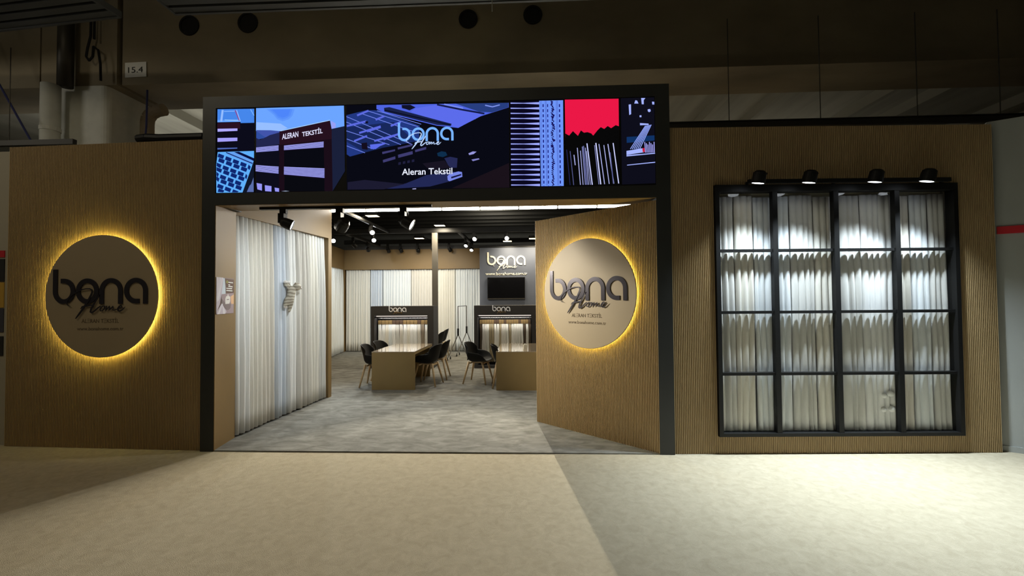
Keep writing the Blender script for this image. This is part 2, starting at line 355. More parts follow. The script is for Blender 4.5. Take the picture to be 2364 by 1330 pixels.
# column
col = MB(); n = 10; P = []
for cx, cy, a0 in ((-6.95, 2.05, -90), (-6.95, 2.8, 0), (-7.62, 2.8, 90), (-7.62, 2.05, 180)):
    for i in range(5): t = math.radians(a0 + 90 * i / 4); P.append((cx + .09 * math.cos(t), cy + .09 * math.sin(t)))
nn = len(P); col.add([(x, y, 0) for x, y in P] + [(x, y, 5.2) for x, y in P], [(i, (i + 1) % nn, nn + (i + 1) % nn, nn + i) for i in range(nn)] + [tuple(range(nn - 1, -1, -1)), tuple(range(nn, 2 * nn))])
ct = tag(col.build('concrete_column', M['whitepaint'], smooth=False), 'thick white painted column rising behind the left ribbed wall', 'column')
dp = thing('drain_pipe', 'white drain pipe with a dark upper length in front of the white column', 'pipe', (-7.50, 1.75, 0))
MB().cyl((-.07, 0, 0), (-.07, 0, 5.12), .12, n=20).build('pipe', M['whitepaint'], dp, smooth=True)
MB().cyl((-.07, 0, 4.38), (-.07, 0, 4.44), .128, n=20).build('pipe_collar', M['whitepaint'], dp)
MB().cyl((.10, 0.06, 5.12), (.10, 0.06, 6.75), .10, n=20).build('upper_pipe', M['steel'], dp, smooth=True)['label'] = 'dark upper pipe'
pp = thing('curved_duct', 'beige pipe bending towards the column beside its right face', 'pipe', (-6.62, 2.45, 0))
m = MB(); pts = [(0, 0, 0), (0, 0, 4.78), (.015, .0, 4.86), (.07, 0, 4.93), (.16, 0, 4.98), (.3, 0, 5.0)]
for a, c_ in zip(pts, pts[1:]): m.cyl(a, c_, .10, n=14)
m.build('pipe', M['plaster'], pp)
# hall service tray above the booth walls
tr = thing('service_tray', 'long dark metal cable tray running above the right ribbed wall', 'cable tray', (3.6, 1.2, 3.955))
B(-2.4, 4.0, -.03, .03, 0, .075).build('tray', M['steel'], tr); B(-2.4, 4.0, -.045, .045, .078, .09).build('tray_cover', M['steel'], tr)
for x in (-.9, .3, 1.55, 2.6): MB().cyl((x, 0, .09), (x, 0, 1.5), .006, n=5).build('hanger_rod', M['steel'], tr)
tr2 = thing('service_tray', 'dark metal cable tray above the left ribbed wall beside the column', 'cable tray', (-8.0, 1.2, 3.95))
B(-2, 1.45, -.03, .03, 0, .075).build('tray', M['steel'], tr2)
for x in (-.2, .45): MB().cyl((x, 0, .07), (x, 0, 1.45), .006, n=5).build('hanger_rod', M['steel'], tr2)
cbg = MB(); cbg.tube([(-4.56, .105, 3.575), (-4.45, .10, 3.585), (-4.3, .105, 3.577), (-3.76, .10, 3.577)], .05, 10)
tag(cbg.build('cable_roll', M['black']), 'black rolled bundle lying on the top edge of the left ribbed wall', 'bundle')
# cross bracing and hanging rods seen under the slab
for i, (p, q) in enumerate((((4.0, 3.4, 5.0), (5.0, 3.6, 5.05)), ((6.0, 3.4, 5.3), (4.4, 4.2, 4.7)), ((8.4, 3.5, 5.2), (6.7, 3.9, 4.6)))):
    pass
for lab, p in (('blue rope slanting across the column head to the left wall', [(-8.62, 1.6, 6.1), (-8.2, 1.55, 5.1), (-7.35, 1.35, 4.0)]),
               ('short dark blue cord hanging left of the dark portal frame', [(-6.35, 2.15, 5.2), (-6.36, 2.15, 4.6), (-6.40, 2.15, 4.05)])):
    tag(MB().tube(p, .014, 6).build('rope', M['blue']), lab, 'rope')
lp = MB(); lp.tube([(-7.02, 1.85, 6.79), (-7.03, 1.85, 5.95), (-7.08, 1.85, 5.75), (-7.10, 1.85, 5.62), (-7.05, 1.85, 5.55), (-6.99, 1.85, 5.62), (-6.98, 1.85, 5.78), (-6.90, 1.85, 5.72), (-6.86, 1.85, 5.5), (-6.85, 1.85, 5.22)], .017, 6)
lp.tube([(-6.97, 1.85, 6.79), (-6.97, 1.85, 5.9)], .017, 6)
tag(lp.build('cable_loop', M['black']), 'black cable hanging in a loop on the column head', 'cable')
sg = thing('number_sign', 'white paper sign reading 15.4 stuck on the concrete beam', 'sign', (-6.40, 1.985, 5.46))
B(-.18, .18, 0, .004, -.125, .12).build('sheet', M['paper'], sg)
text(sg, '15.4', 'number', .25, 0, -.005, -.003, M['ink'], height=.095, depth=0.001)
sg.rotation_euler = (0, -0.02, 0)
# louvred ceiling panels
def louvre(name, label, loc, rz, x0, x1, n, y0=-1.3):
    t = thing(name, label, 'ceiling panel', loc, rz); w = -y0 / n
    B(x0, x1, y0, 0, .06, .075).build('backing', M['louvredark'], t)
    for i in range(n): B(x0 + .02, x1 - .02, y0 + i * w + .012, y0 + (i + 1) * w - .035, 0, .045).build('slat', M['louvre'], t)
    B(x0 - .01, x0 + .02, y0, 0, -.01, .07).build('end_frame', M['louvre'], t); B(x1 - .02, x1 + .01, y0, 0, -.01, .07).build('end_frame', M['louvre'], t)
    B(x0, x1, -.03, 0.005, -.012, .055).build('edge_frame', M['louvre'], t)
    return t
louvre('louvre_panel', 'dark louvred ceiling panel at the top left of the hall', (-5.46, .78, 5.5), -0.10, -4.5, 0, 9)
louvre('louvre_panel', 'very long dark louvred ceiling panel hanging in front of the concrete beam', (-4.69, .77, 5.5), 0.0, 0, 9.5, 9)
rd = MB().cyl((-.45, .6, 5.27), (-.45, .6, 6.6), .006, n=6); tag(rd.build('hanging_wire', M['whitepaint']), 'thin pale wire hanging in front of the beam over the portal', 'wire')

# neighbouring stands
nb = thing('neighbour_panel', 'pale stand wall at the far left edge of the picture', 'wall panel', (-6.19, .17, 0))
B(-1.6, 0, 0, .06, 0, 3.49).build('panel', M['palewall'], nb)
po = thing('notice_board', 'column of red, black and yellow posters on the pale stand at the left edge', 'poster', (-6.25, .17, 0))
for z0, z1, m in ((2.22, 2.30, M['red']), (1.93, 2.2, M['ink']), (1.62, 1.92, mat('yellow_print', (.55, .33, .05))), (1.33, 1.61, mat('slate_print', (.06, .06, .08))), (1.05, 1.28, M['ink'])):
    B(-.6, -.005, -.008, 0, z0, z1).build('poster_block', m, po)
ng = thing('neighbour_wall', 'plain grey stand wall at the right edge of the picture', 'wall panel', (5.02, .22, 0), -0.55)
B(0, 1.7, 0, .08, 0.06, 3.575).build('panel', M['greywall'], ng); B(0, 1.7, -.012, .085, 0, .06).build('skirting', M['greywall'], ng)
B(.05, 1.0, -.014, -.0095 + .009, 2.335, 2.415).build('red_band', M['red'], ng)['label'] = 'red tape band'

# ------------------------------------------------------------------ portal
pt = thing('entrance_portal', 'tall dark grey entrance portal frame around the opening', 'portal', (0, 0, 0))
XL0, XL1, XR0, XR1 = -3.705, -3.553, 1.365, 1.520
(lambda m: (m.box(XL0, XL1, 0, .012, 0, 4.0), m.box(XL0, -3.652, .012, .45, 0, 4.0), m.box(-3.652, XL1, .012, .45, 2.77, 4.0), m.build('post', M['dark'], pt)))(MB()); B(XR0, XR1, 0, .45, 0, 4.0).build('post', M['dark'], pt)
B(XL1, XR0, 0, .45, 3.868, 4.0).build('top_rail', M['dark'], pt); (lambda m: (m.box(XL1, XR0, 0, .02, 2.762, 2.895), m.box(XL1, XR0, .02, .45, 2.795, 2.895), m.build('bottom_rail', M['dark'], pt)))(MB())
B(XL1, XR0, .06, .12, 2.895, 3.868).build('back_panel', M['black'], pt)
MB().hexa([(XL1, .005, 2.757), (XR0, .005, 2.757), (XR0, .45, 2.784), (XL1, .45, 2.784), (XL1, .005, 2.762), (XR0, .005, 2.762), (XR0, .45, 2.795), (XL1, .45, 2.795)]).build('soffit', M['brown'], pt)['label'] = 'brown underside panel'
jm = MB(); jm.hexa([(-3.553, .004, 0), (-3.545, .004, 0), (-3.622, .452, 0), (-3.65, .452, 0), (-3.553, .004, 2.76), (-3.545, .004, 2.76), (-3.622, .452, 2.79), (-3.65, .452, 2.79)])
jm.build('jamb_panel', M['brown'], pt)['label'] = 'brown jamb panel'
sb = thing('junction_box', 'small black box on top of the portal', 'box', (-.85, .15, 4.0)); B(-.09, .09, -.04, .04, 0, .035).build('body', M['black'], sb)
B(-.075, .075, -.043, -.039, .01, .028).build('cover', M['steel'], sb)
tag(MB().tube([(-1.23 + .045 * math.cos(t), .1, 4.0 + .035 * math.sin(t)) for t in [pi * i / 8 for i in range(9)]], .006, 6).build('cable_hoop', M['black']), 'small black cable hoop on top of the portal', 'cable')

# ------------------------------------------------------------------ video screen; picture coordinates follow the display (0..1022 by 0..200)
scr = thing('video_screen', 'wide video screen showing factory pictures above the entrance', 'screen', (0, 0.0, 0))
SX0, SX1, SZ0, SZ1 = -3.550, 1.362, 2.898, 3.866
B(SX0, SX1, .012, .055, SZ0, SZ1).build('display_panel', M['black'], scr)
def sp(px, py):
    u = (px - 494) / 1022.0; yt = 250 - 28 * u; yb = 443 - 13 * u; v = (py - yt) / (yb - yt)
    u = min(max(u, 0), 1); v = min(max(v, 0), 1)
    return (SX0 + (SX1 - SX0) * u, SZ1 - (SZ1 - SZ0) * v)
class Pic:
    """flat picture on the display, painted from back to front"""
    def __init__(s): s.b = MB(); s.mats = []; s.y = .0105
    def c(s, col):
        m = emat(*col)
        if m not in s.mats: s.mats.append(m)
        s.b.cur = s.mats.index(m); s.y -= .00016
    def poly(s, col, pts): s.c(col); s.b.poly([sp(*p) for p in pts], s.y)
    def line(s, col, pts, w):
        s.c(col)
        for i, (p, q) in enumerate(zip(pts, pts[1:])):
            (x0, z0), (x1, z1) = sp(*p), sp(*q); dx, dz = x1 - x0, z1 - z0; l = math.hypot(dx, dz) or 1; h = w * .0048 / 2
            s.b.poly([(x0 - dz / l * h, z0 + dx / l * h), (x1 - dz / l * h, z1 + dx / l * h), (x1 + dz / l * h, z1 - dx / l * h), (x0 + dz / l * h, z0 - dx / l * h)], s.y)
    def build(s, label): o = s.b.build('picture', None, scr, mats=s.mats); o['label'] = label; return o
def Zm(x0, y0, k): return lambda pts: [(x0 + a / k, y0 + b / k) for a, b in pts]
z2 = Zm(480, 225, 5.912)
p = Pic()  # far left: roof + band facade + panel roof
p.poly((12, 12, 26), z2([(95, 150), (625, 140), (628, 1285), (90, 1285)]))
p.poly((70, 135, 235), z2([(95, 155), (622, 148), (624, 338), (430, 342), (428, 325), (95, 332)]))
p.poly((100, 160, 248), z2([(95, 300), (425, 290), (428, 325), (95, 332)]))
p.line((150, 190, 255), z2([(170, 165), (150, 320)]), 5); p.line((150, 190, 255), z2([(370, 165), (425, 320)]), 2)
p.line((130, 180, 255), z2([(190, 185), (345, 180)]), 2); p.line((150, 200, 255), z2([(200, 300), (400, 310)]), 2); p.line((150, 60, 120), z2([(350, 170), (410, 310)]), 2)
p.line((120, 180, 255), z2([(570, 155), (622, 240)]), 2)
p.poly((42, 18, 34), z2([(95, 340), (420, 335), (425, 420), (95, 420)]))
for a, b, c_ in ((420, 460, (175, 170, 255)), (545, 597, (165, 160, 250)), (680, 700, (80, 105, 185))): p.poly(c_, z2([(100, a), (385, a - 5), (385, b - 12), (100, b)]))
p.poly((95, 175, 250), z2([(105, 735), (625, 720), (625, 850), (470, 1280), (90, 1283), (85, 900)]))
p.poly((8, 14, 60), z2([(330, 735), (410, 730), (628, 820), (628, 860)]))
p.poly((100, 160, 240), z2([(250, 735), (340, 735), (610, 850), (605, 910), (240, 770)]))
p.line((10, 25, 90), z2([(225, 740), (605, 890)]), 2.2)
for r_ in range(9):
    for c_ in range(6):
        bx = 118 + c_ * 108 - r_ * 18 + (28 if r_ % 2 else 0); by = 752 + r_ * 62 + c_ * 38
        q = [(bx, by), (bx + 82, by + 30), (bx + 64, by + 78), (bx - 16, by + 48)]
        q = [(min(max(x, 92), 600 - max(0, (y - 880) * .36)), min(y, 1280)) for x, y in q]
        if max(x for x, _ in q) - min(x for x, _ in q) > 30 and max(y for _, y in q) - min(y for _, y in q) > 40: p.poly((14, 38, 110), z2(q))
p.poly((16, 22, 40), z2([(628, 850), (628, 1283), (468, 1283), (590, 960)]))
p.poly((90, 110, 170), z2([(590, 1170), (625, 1080), (628, 1275), (530, 1275), (570, 1190)]))
p.build('small pictures of roofs')
p = Pic()  # building with lettering under a blue sky
sky = [(650, 140), (1895, 100), (1903, 380), (1903, 440), (650, 440)]
p.poly((108, 165, 255), z2([(650, 140), (1895, 104), (1903, 440), (1000, 460), (650, 450)]))
for i, cc in enumerate(((96, 152, 252), (86, 142, 250), (78, 134, 250))):
    p.poly(cc, z2([(800 + i * 35, 155), (1200 - i * 30, 150), (1170 - i * 30, 240), (1120 - i * 30, 290 - i * 15), (1030, 318 - i * 25), (950 + i * 10, 290 - i * 20), (900 + i * 20, 230 - i * 8)]))
p.poly((150, 190, 255), z2([(655, 330), (1000, 350), (1100, 410), (1000, 450), (655, 440)]))
p.poly((66, 84, 170), z2([(655, 438), (860, 440), (990, 452), (990, 520), (655, 560)]))
p.poly((48, 78, 160), z2([(655, 450), (700, 480), (760, 520), (800, 540), (655, 570)]))
p.poly((34, 38, 78), z2([(655, 545), (710, 570), (800, 530), (850, 505), (985, 470), (985, 660), (655, 690)]))
p.poly((13, 13, 26), z2([(655, 680), (985, 630), (985, 1280), (655, 1280)]))
p.poly((26, 32, 58), z2([(1690, 430), (1903, 385), (1910, 1000), (1740, 1270), (1640, 1270)]))
p.poly((38, 17, 30), z2([(985, 455), (1700, 305), (1725, 430), (1725, 560), (1640, 720), (985, 720)]))
p.poly((26, 13, 24), z2([(985, 640), (1725, 560), (1740, 1270), (985, 1270)]))
p.poly((9, 10, 18), z2([(1055, 720), (1615, 680), (1622, 960), (1055, 935)])); p.poly((9, 10, 16), z2([(1060, 1050), (1625, 1100), (1625, 1268), (1060, 1268)]))
p.line((170, 210, 255), z2([(1000, 450), (1700, 305)]), 1.6)
p.poly((150, 160, 245), z2([(1712, 310), (1780, 348), (1782, 410), (1722, 420)]))
for (x0, ya, yb), (x1, yc, yd), nl in (((655, 675, 742), (975, 645, 720), 6), ((1052, 650, 714), (1613, 597, 678), 5), ((652, 912, 1000), (978, 935, 1034), 7), ((1055, 937, 1045), (1627, 962, 1095), 7)):
    p.poly((36, 36, 90), z2([(x0, ya), (x1, yc), (x1, yd), (x0, yb)]))
    for i in range(nl):
        f0 = i / nl; f1 = (i + .62) / nl
        p.poly((170, 172, 255), z2([(x0, ya + (yb - ya) * f0), (x1, yc + (yd - yc) * f0), (x1, yc + (yd - yc) * f1), (x0, ya + (yb - ya) * f1)]))
for q in ([(668, 1155), (745, 1168), (745, 1258), (680, 1240)], [(785, 1185), (880, 1198), (880, 1272), (790, 1265)], [(925, 1218), (988, 1228), (988, 1275), (932, 1270)]): p.poly((150, 150, 245), z2(q))
p.poly((120, 130, 150), z2([(1020, 1268), (1080, 1258), (1135, 1268), (1080, 1274)]))
p.build('picture of a dark red building')
for s_, x, z, w_ in (('ALERAN', 1147, 517, 230), ('TEKSTİL', 1460, 468, 290)):
    px, py = z2([(x, z)])[0]; X_, Z_ = sp(px, py)
    text(scr, s_, 'building_lettering', w_ / 5.912 * .00481, X_, Z_, -.004, emat(225, 225, 255), height=.062 if s_ == 'ALERAN' else .07, depth=0, tilt=.15, bold=.02)
z3 = Zm(800, 225, 5.91)
p = Pic()  # aerial view
p.poly((9, 10, 20), z3([(40, 60), (2285, 60), (2285, 1250), (45, 1255)]))
p.poly((78, 100, 225), z3([(460, 95), (2280, 66), (2280, 130), (1950, 235), (1840, 270), (1830, 290), (1665, 335), (1660, 375), (1590, 412), (1300, 380), (560, 200), (460, 150)]))
p.poly((92, 108, 235), z3([(1000, 140), (1350, 85), (1800, 190), (1930, 235), (1590, 410), (1250, 300), (940, 190)]))
p.poly((40, 62, 128), z3([(1560, 78), (2275, 66), (2275, 130), (2050, 200), (1880, 190)]))
p.line((20, 26, 70), z3([(1300, 90), (1640, 160), (1950, 215)]), 4); p.line((120, 140, 240), z3([(1400, 85), (1660, 140)]), 3)
p.line((130, 150, 240), z3([(1960, 100), (2060, 122), (2160, 95)]), 2.5)
p.poly((26, 34, 72), z3([(565, 135), (640, 125), (1500, 355), (1490, 385), (1300, 370), (570, 185)]))
p.line((12, 16, 40), z3([(570, 165), (1480, 370)]), 3)
p.poly((16, 18, 40), z3([(810, 95), (930, 92), (1005, 130), (920, 170), (860, 150), (815, 140)]))
p.poly((34, 56, 130), z3([(40, 235), (320, 168), (480, 170), (1060, 380), (1050, 560), (1000, 600), (760, 625), (300, 745), (90, 800), (45, 770)]))
p.poly((24, 40, 92), z3([(40, 400), (700, 330), (1000, 600), (500, 690), (300, 745), (45, 600)]))
for i, (a, b) in enumerate((((40, 255), (960, 640)), ((40, 450), (640, 640)), ((45, 560), (420, 700)), ((45, 655), (300, 750)), ((240, 210), (1000, 470)), ((330, 175), (1040, 395)), ((40, 330), (800, 640)), ((470, 175), (1080, 360)))):
    p.line((118, 138, 240), z3([a, b]), 1.4)
for a, b in (((45, 385), (320, 320)), ((190, 240), (350, 175)), ((150, 590), (330, 520)), ((220, 480), (520, 390)), ((450, 300), (570, 250)), ((430, 590), (760, 500)), ((660, 385), (800, 330)), ((330, 460), (520, 400)), ((420, 680), (580, 620)), ((560, 570), (780, 490))):
    p.line((92, 106, 225), z3([a, b]), 4.5)
p.poly((92, 108, 232), z3([(370, 640), (570, 620), (450, 700), (380, 700)]))
p.poly((20, 14, 30), z3([(250, 620), (330, 610), (340, 710), (260, 700)])); p.poly((16, 16, 40), z3([(305, 320), (345, 320), (345, 350), (310, 350)]))
for q in ([(540, 740), (720, 705), (720, 728), (545, 770)], [(755, 680), (955, 635), (960, 660), (760, 708)], [(995, 715), (1150, 672), (1150, 706), (1000, 745)], [(550, 850), (722, 800), (725, 838), (555, 886)], [(760, 780), (962, 730), (965, 772), (765, 822)]): p.poly((62, 60, 112), z3(q))
for i in range(4): p.poly((32, 32, 62), z3([(765 + i * 62, 885 - i * 12), (800 + i * 62, 878 - i * 12), (800 + i * 62, 912 - i * 12), (765 + i * 62, 920 - i * 12)]))
p.poly((34, 40, 84), z3([(870, 1170), (1150, 1060), (1500, 1010), (1640, 1040), (1500, 1140), (1200, 1215), (700, 1240), (550, 1240)]))
p.poly((28, 27, 48), z3([(60, 1150), (300, 1120), (850, 1180), (560, 1250), (60, 1250)])); p.poly((38, 42, 84), z3([(1400, 830), (1480, 810), (1580, 830), (1570, 960), (1470, 960)]))
p.poly((14, 46, 76), z3([(1300, 760), (1360, 735), (1420, 745), (1440, 790), (1380, 815), (1310, 800)])); p.poly((24, 20, 34), z3([(1100, 900), (1400, 860), (1480, 960), (1200, 1000)]))
p.poly((150, 150, 220), z3([(1730, 765), (1790, 738), (1840, 742), (1800, 775), (1740, 788)])); p.poly((130, 130, 200), z3([(1770, 850), (1870, 832), (1880, 848), (1790, 872)]))
p.poly((120, 135, 230), z3([(1440, 1075), (1480, 1040), (1590, 1012), (1640, 1020), (1645, 1085), (1470, 1145), (1445, 1130)])); p.poly((20, 22, 60), z3([(1490, 1085), (1630, 1045), (1630, 1065), (1495, 1108)]))
p.poly((26, 18, 26), z3([(1500, 1240), (2280, 900), (2285, 1245)])); p.poly((180, 180, 235), z3([(960, 1243), (1010, 1238), (1010, 1250), (960, 1252)]))
p.build('picture of a factory roof from the air')
X_, Z_ = sp(997, 397); text(scr, 'Aleran Tekstil', 'caption', 117 * .00481, X_, Z_ + .004, -.005, emat(235, 240, 255), depth=0, bold=.012)
lg = bpy.data.objects.new('logo_lettering', None); C.objects.link(lg); lg.parent = scr
X_, Z_ = sp(994, 311); logo(lg, X_, Z_ - .012, -.005, .000686, emat(120, 180, 255), emat(190, 215, 255), depth=.002, sw=36)
for ch in lg.children:
    ch.parent = scr
bpy.data.objects.remove(lg)
z4 = Zm(1180, 215, 5.783)
p = Pic()  # threads
p.poly((10, 8, 30), z4([(55, 105), (755, 85), (752, 1248), (60, 1248)]))
p.poly((110, 150, 248), z4([(440, 95), (755, 88), (752, 1248), (455, 1250)]))
for i in range(17):
    y0 = 127 + i * 69.2
    p.poly((160, 170, 255), z4([(60, y0 - 7), (230, y0 - 3), (440, y0 - 13), (440, y0 + 18), (230, y0 + 6), (60, y0 + 8)]))
    for x0, w_ in ((484, 14), (545, 12), (700, 14)): p.poly((14, 8, 110), z4([(x0, y0 + 14), (x0 + w_, y0 + 14), (x0 + w_, y0 + 54), (x0, y0 + 54)]))
for x0 in (462, 520, 532, 665, 680): p.line((60, 70, 170), z4([(x0, 98), (x0 + 6, 1245)]), .7)
random.seed(3)
for i in range(44):
    y0 = 105 + i * 26; x0 = 585 + random.uniform(0, 22); p.line((22, 16, 90), z4([(x0, y0), (x0 + random.uniform(14, 40), y0 + 13), (x0 + random.uniform(-10, 30), y0 + 26)]), random.uniform(1.4, 3.2))
p.build('picture of white threads in a loom')
p = Pic()  # red field over dark bobbins
p.poly((235, 24, 70), z4([(778, 80), (1482, 68), (1480, 620), (780, 620)]))
top = [(780, 540), (830, 568), (880, 508), (945, 572), (985, 498), (1025, 530), (1070, 522), (1120, 540), (1145, 570), (1200, 500), (1245, 455), (1290, 480), (1335, 440), (1380, 470), (1440, 428), (1482, 445)]
p.poly((8, 8, 8), z4([(780, 1245)] + top + [(1482, 1230)]))
for x0, y0, x1, y1, w_, cc in ((1062, 675, 1125, 1235, 2.4, 220), (1178, 670, 1235, 1230, 2.6, 225), (1160, 700, 1210, 1230, 1.4, 150), (1218, 685, 1285, 1228, 1.8, 190), (1282, 700, 1345, 1225, 1.6, 200), (1335, 685, 1405, 1222, 1.8, 210), (1403, 672, 1468, 1220, 2.2, 225),
    (935, 735, 970, 1235, 1.6, 200), (975, 775, 1005, 1235, 1.6, 190), (1000, 720, 1035, 1235, 1.8, 150), (1015, 710, 1055, 1235, 2.6, 120), (1040, 735, 1075, 1235, 1.4, 190), (1052, 780, 1100, 1235, 1.6, 170), (840, 780, 882, 1238, 1.4, 110), (890, 830, 905, 970, 2, 190), (795, 760, 835, 1238, 1.2, 60), (1360, 800, 1400, 1222, 2.2, 110)):
    p.line((cc - 20, cc - 15, min(255, cc + 40)), z4([(x0, y0), (x1, y1)]), w_)
p.build('picture with a red field above dark bobbins')
p = Pic()  # machine
p.poly((14, 14, 26), z4([(1510, 62), (1943, 50), (1943, 1220), (1512, 1235)]))
p.poly((16, 50, 100), z4([(1580, 590), (1940, 570), (1940, 640), (1580, 670)]))
for q in ([(1612, 150), (1642, 145), (1642, 280), (1618, 292)], [(1775, 60), (1830, 60), (1808, 90), (1808, 145), (1782, 145)], [(1700, 90), (1722, 95), (1740, 135), (1685, 135)], [(1915, 110), (1943, 112), (1943, 150), (1918, 148)], [(1858, 215), (1890, 210), (1897, 240), (1875, 255), (1858, 240)], [(1750, 298), (1775, 295), (1775, 322), (1752, 322)], [(1755, 402), (1865, 410), (1868, 428), (1755, 432)], [(1575, 780), (1780, 745), (1800, 800), (1575, 835)], [(1575, 838), (1943, 808), (1943, 820), (1575, 855)], [(1580, 968), (1943, 930), (1943, 942), (1580, 978)]):
    p.poly((165, 180, 255), z4(q))
for i in range(6): p.line((150, 170, 255), z4([(1625 + i * 24, 755), (1825 + i * 15, 440 - i * 3)]), 1.6)
p.poly((200, 30, 60), z4([(1780, 745), (1808, 742), (1815, 795), (1785, 800)]))
for i in range(7): p.line((165, 165, 245), z4([(1820 + i * 19, 805), (1812 + i * 20, 660 + (i % 3) * 18)]), 1.8)
p.build('picture of a textile machine')

# ------------------------------------------------------------------ round backlit signs
def disc_sign(label, mtx, cx, cz, r, off):
    t = thing('round_sign', label, 'sign'); t.matrix_world = mtx @ Matrix.Translation((cx, 0, cz))
    m = MB(); m.lathe((0, -off, 0), (0, -1, 0), [(0.0, 0.001), (0.0, r - .004), (.004, r), (.014, r), (.018, r - .004), (.018, 0.001)], 96); m.build('disc_panel', M['panel'], t)
    g = MB(); g.lathe((0, -off + .002, 0), (0, 1, 0), [(0, r - .045), (0.0, r - .028), (.012, r - .028), (.012, r - .045), (0, r - .045)], 96); g.build('led_strip', M['glow'], t)['label'] = 'yellow light strip'
    for i in range(4):
        a = pi / 4 + i * pi / 2; x, z = .8 * r * math.cos(a), .8 * r * math.sin(a); MB().cyl((x, -off, z), (x, -.004, z), .012, n=8).build('spacer', M['black'], t)
    y = -off - .0185; k = r / 536.0
    logo(t, 0.0, .025 * r / .7 , y, k * .985, M['letterdark'], M['letterdark'], depth=.012, sw=40)
    text(t, 'AL\u039eRAN T\u039eKST\u0130L', 'company_lettering', 352 * k, 0, -(870 - 660) * k, y - .001, M['letterprint'], height=46 * k, depth=.002, bold=-.004)
    text(t, 'www.bonahome.com.tr', 'web_address', 440 * k, 0, -(943 - 660) * k, y - .001, M['letterprint'], height=30 * k, depth=.002, bold=-.004)
    return t
disc_sign('round brown logo sign with yellow halo on the left front wall', mL, 1.277, 1.745, .70, .05)
disc_sign('round brown logo sign with yellow halo on the slanted wall inside the portal', mS, .872, 1.735, .668, .045)

# ------------------------------------------------------------------ curtains
def curtain(label, p0, p1, z0, z1, m, mtx=None, amp=.03, pitch=.1, seed=0, group=None, lean=0.0, rows=9, flare=.25, hem=True, puddle=0.0):
    """pleated curtain hanging between plan points p0 and p1; pleats bulge to the right-hand side of p0->p1"""
    rnd = random.Random(seed); p0 = Vector((p0[0], p0[1], 0)); p1 = Vector((p1[0], p1[1], 0)); d = p1 - p0; L = d.length; d.normalize(); nrm = Vector((d.y, -d.x, 0))
    np_ = max(2, round(L / pitch)); edges = [0.0]
    for i in range(np_): edges.append(edges[-1] + rnd.uniform(.72, 1.28))
    tot = edges[-1]; edges = [e / tot * L for e in edges]; am = [amp * rnd.uniform(.75, 1.2) for _ in range(np_)]
    drift = [rnd.uniform(-.35, .35) * pitch for _ in range(np_ + 1)]; drift[0] = drift[-1] = 0
    K = 9; b = MB(); nv = np_ * K + 1
    for j in range(rows + 1):
        t = j / rows; z = z1 + (z0 - z1) * t
        for i in range(nv):
            k = min(i // K, np_ - 1); u = (i - k * K) / K
            x = edges[k] + (edges[k + 1] - edges[k]) * u + (drift[k] * (1 - u) + drift[k + 1] * u) * t * t + lean * t * t
            o = am[k] * (.55 + .45 * min(1, t * 4)) * (1 + flare * t) * (max(0.0, math.sin(pi * u)) ** .58) + .004 * math.sin(9 * t + k * 1.7)
            q = p0 + d * x + nrm * o; b.v.append((q.x, q.y, z + (rnd.uniform(-.004, .004) if j == rows and u == 0 else 0)))
    for j in range(rows):
        for i in range(nv - 1):
            a = j * nv + i; b.f.append((a, a + 1, a + nv + 1, a + nv)); b.mi.append(0)
    if mtx: b.v = [tuple(mtx @ Vector(v)) for v in b.v]
    o = b.build('curtain', m, smooth=True)
    o.modifiers.new('thickness', 'SOLIDIFY').thickness = .003
    return tag(o, label, 'curtain', group)
# curtain niche left of the entrance
N0 = Vector((-3.668, .465)); N1 = Vector((-3.548, 2.55)); nd = N1 - N0
def seg(a, b, P0=N0, D=nd): return tuple(P0 + D * a), tuple(P0 + D * b)
cuts = [(0, .115, 'white', 'white curtain nearest the entrance in the left niche'), (.117, .235, 'cream', 'cream curtain, second from the entrance in the left niche'),
        (.237, .355, 'sand', 'sand coloured curtain left of the pale blue one in the left niche'), (.357, .485, 'bluish', 'pale blue curtain under the toy kitten in the left niche'),
        (.487, .60, 'white', 'white curtain right of the pale blue one in the left niche'), (.602, .76, 'warmgrey', 'warm grey curtain in the rear half of the left niche'),
        (.762, .89, 'cream', 'cream curtain second from the rear post in the left niche'), (.892, 1, 'grey', 'light grey curtain beside the rear post of the left niche')]
for i, (a, b, c_, lab) in enumerate(cuts): curtain(lab, *seg(a, b), .035, 2.755, FAB[c_], amp=.050, pitch=.088, seed=10 + i, group='curtains of the left niche', rows=12, flare=.5)
# back wall
for i, (a, b, c_, lab) in enumerate(((-5.95, -5.16, 'cream', 'cream curtain at the left end of the back wall'), (-5.15, -4.75, 'bluish', 'blue grey curtain on the back wall left of the shelf fixture'),
        (-4.74, -3.83, 'ice', 'white curtain on the back wall above the left rack'), (-3.82, -3.14, 'warmgrey', 'warm grey curtain on the back wall left of the post'),
        (-3.13, -2.40, 'cream', 'cream curtain on the back wall right of the post'), (-2.39, -1.57, 'ice', 'white curtain on the back wall beside the dark logo wall'))):
    curtain(lab, (a, 9.03), (b, 9.03), .03, 2.66, FAB[c_], amp=.055, pitch=.08, seed=40 + i, group='curtains of the back wall')
curtain('bluish white curtain on the left wall near the back corner', (-5.77, 7.15), (-6.0, 8.86), .03, 2.66, FAB['ice'], amp=.05, pitch=.11, seed=55)
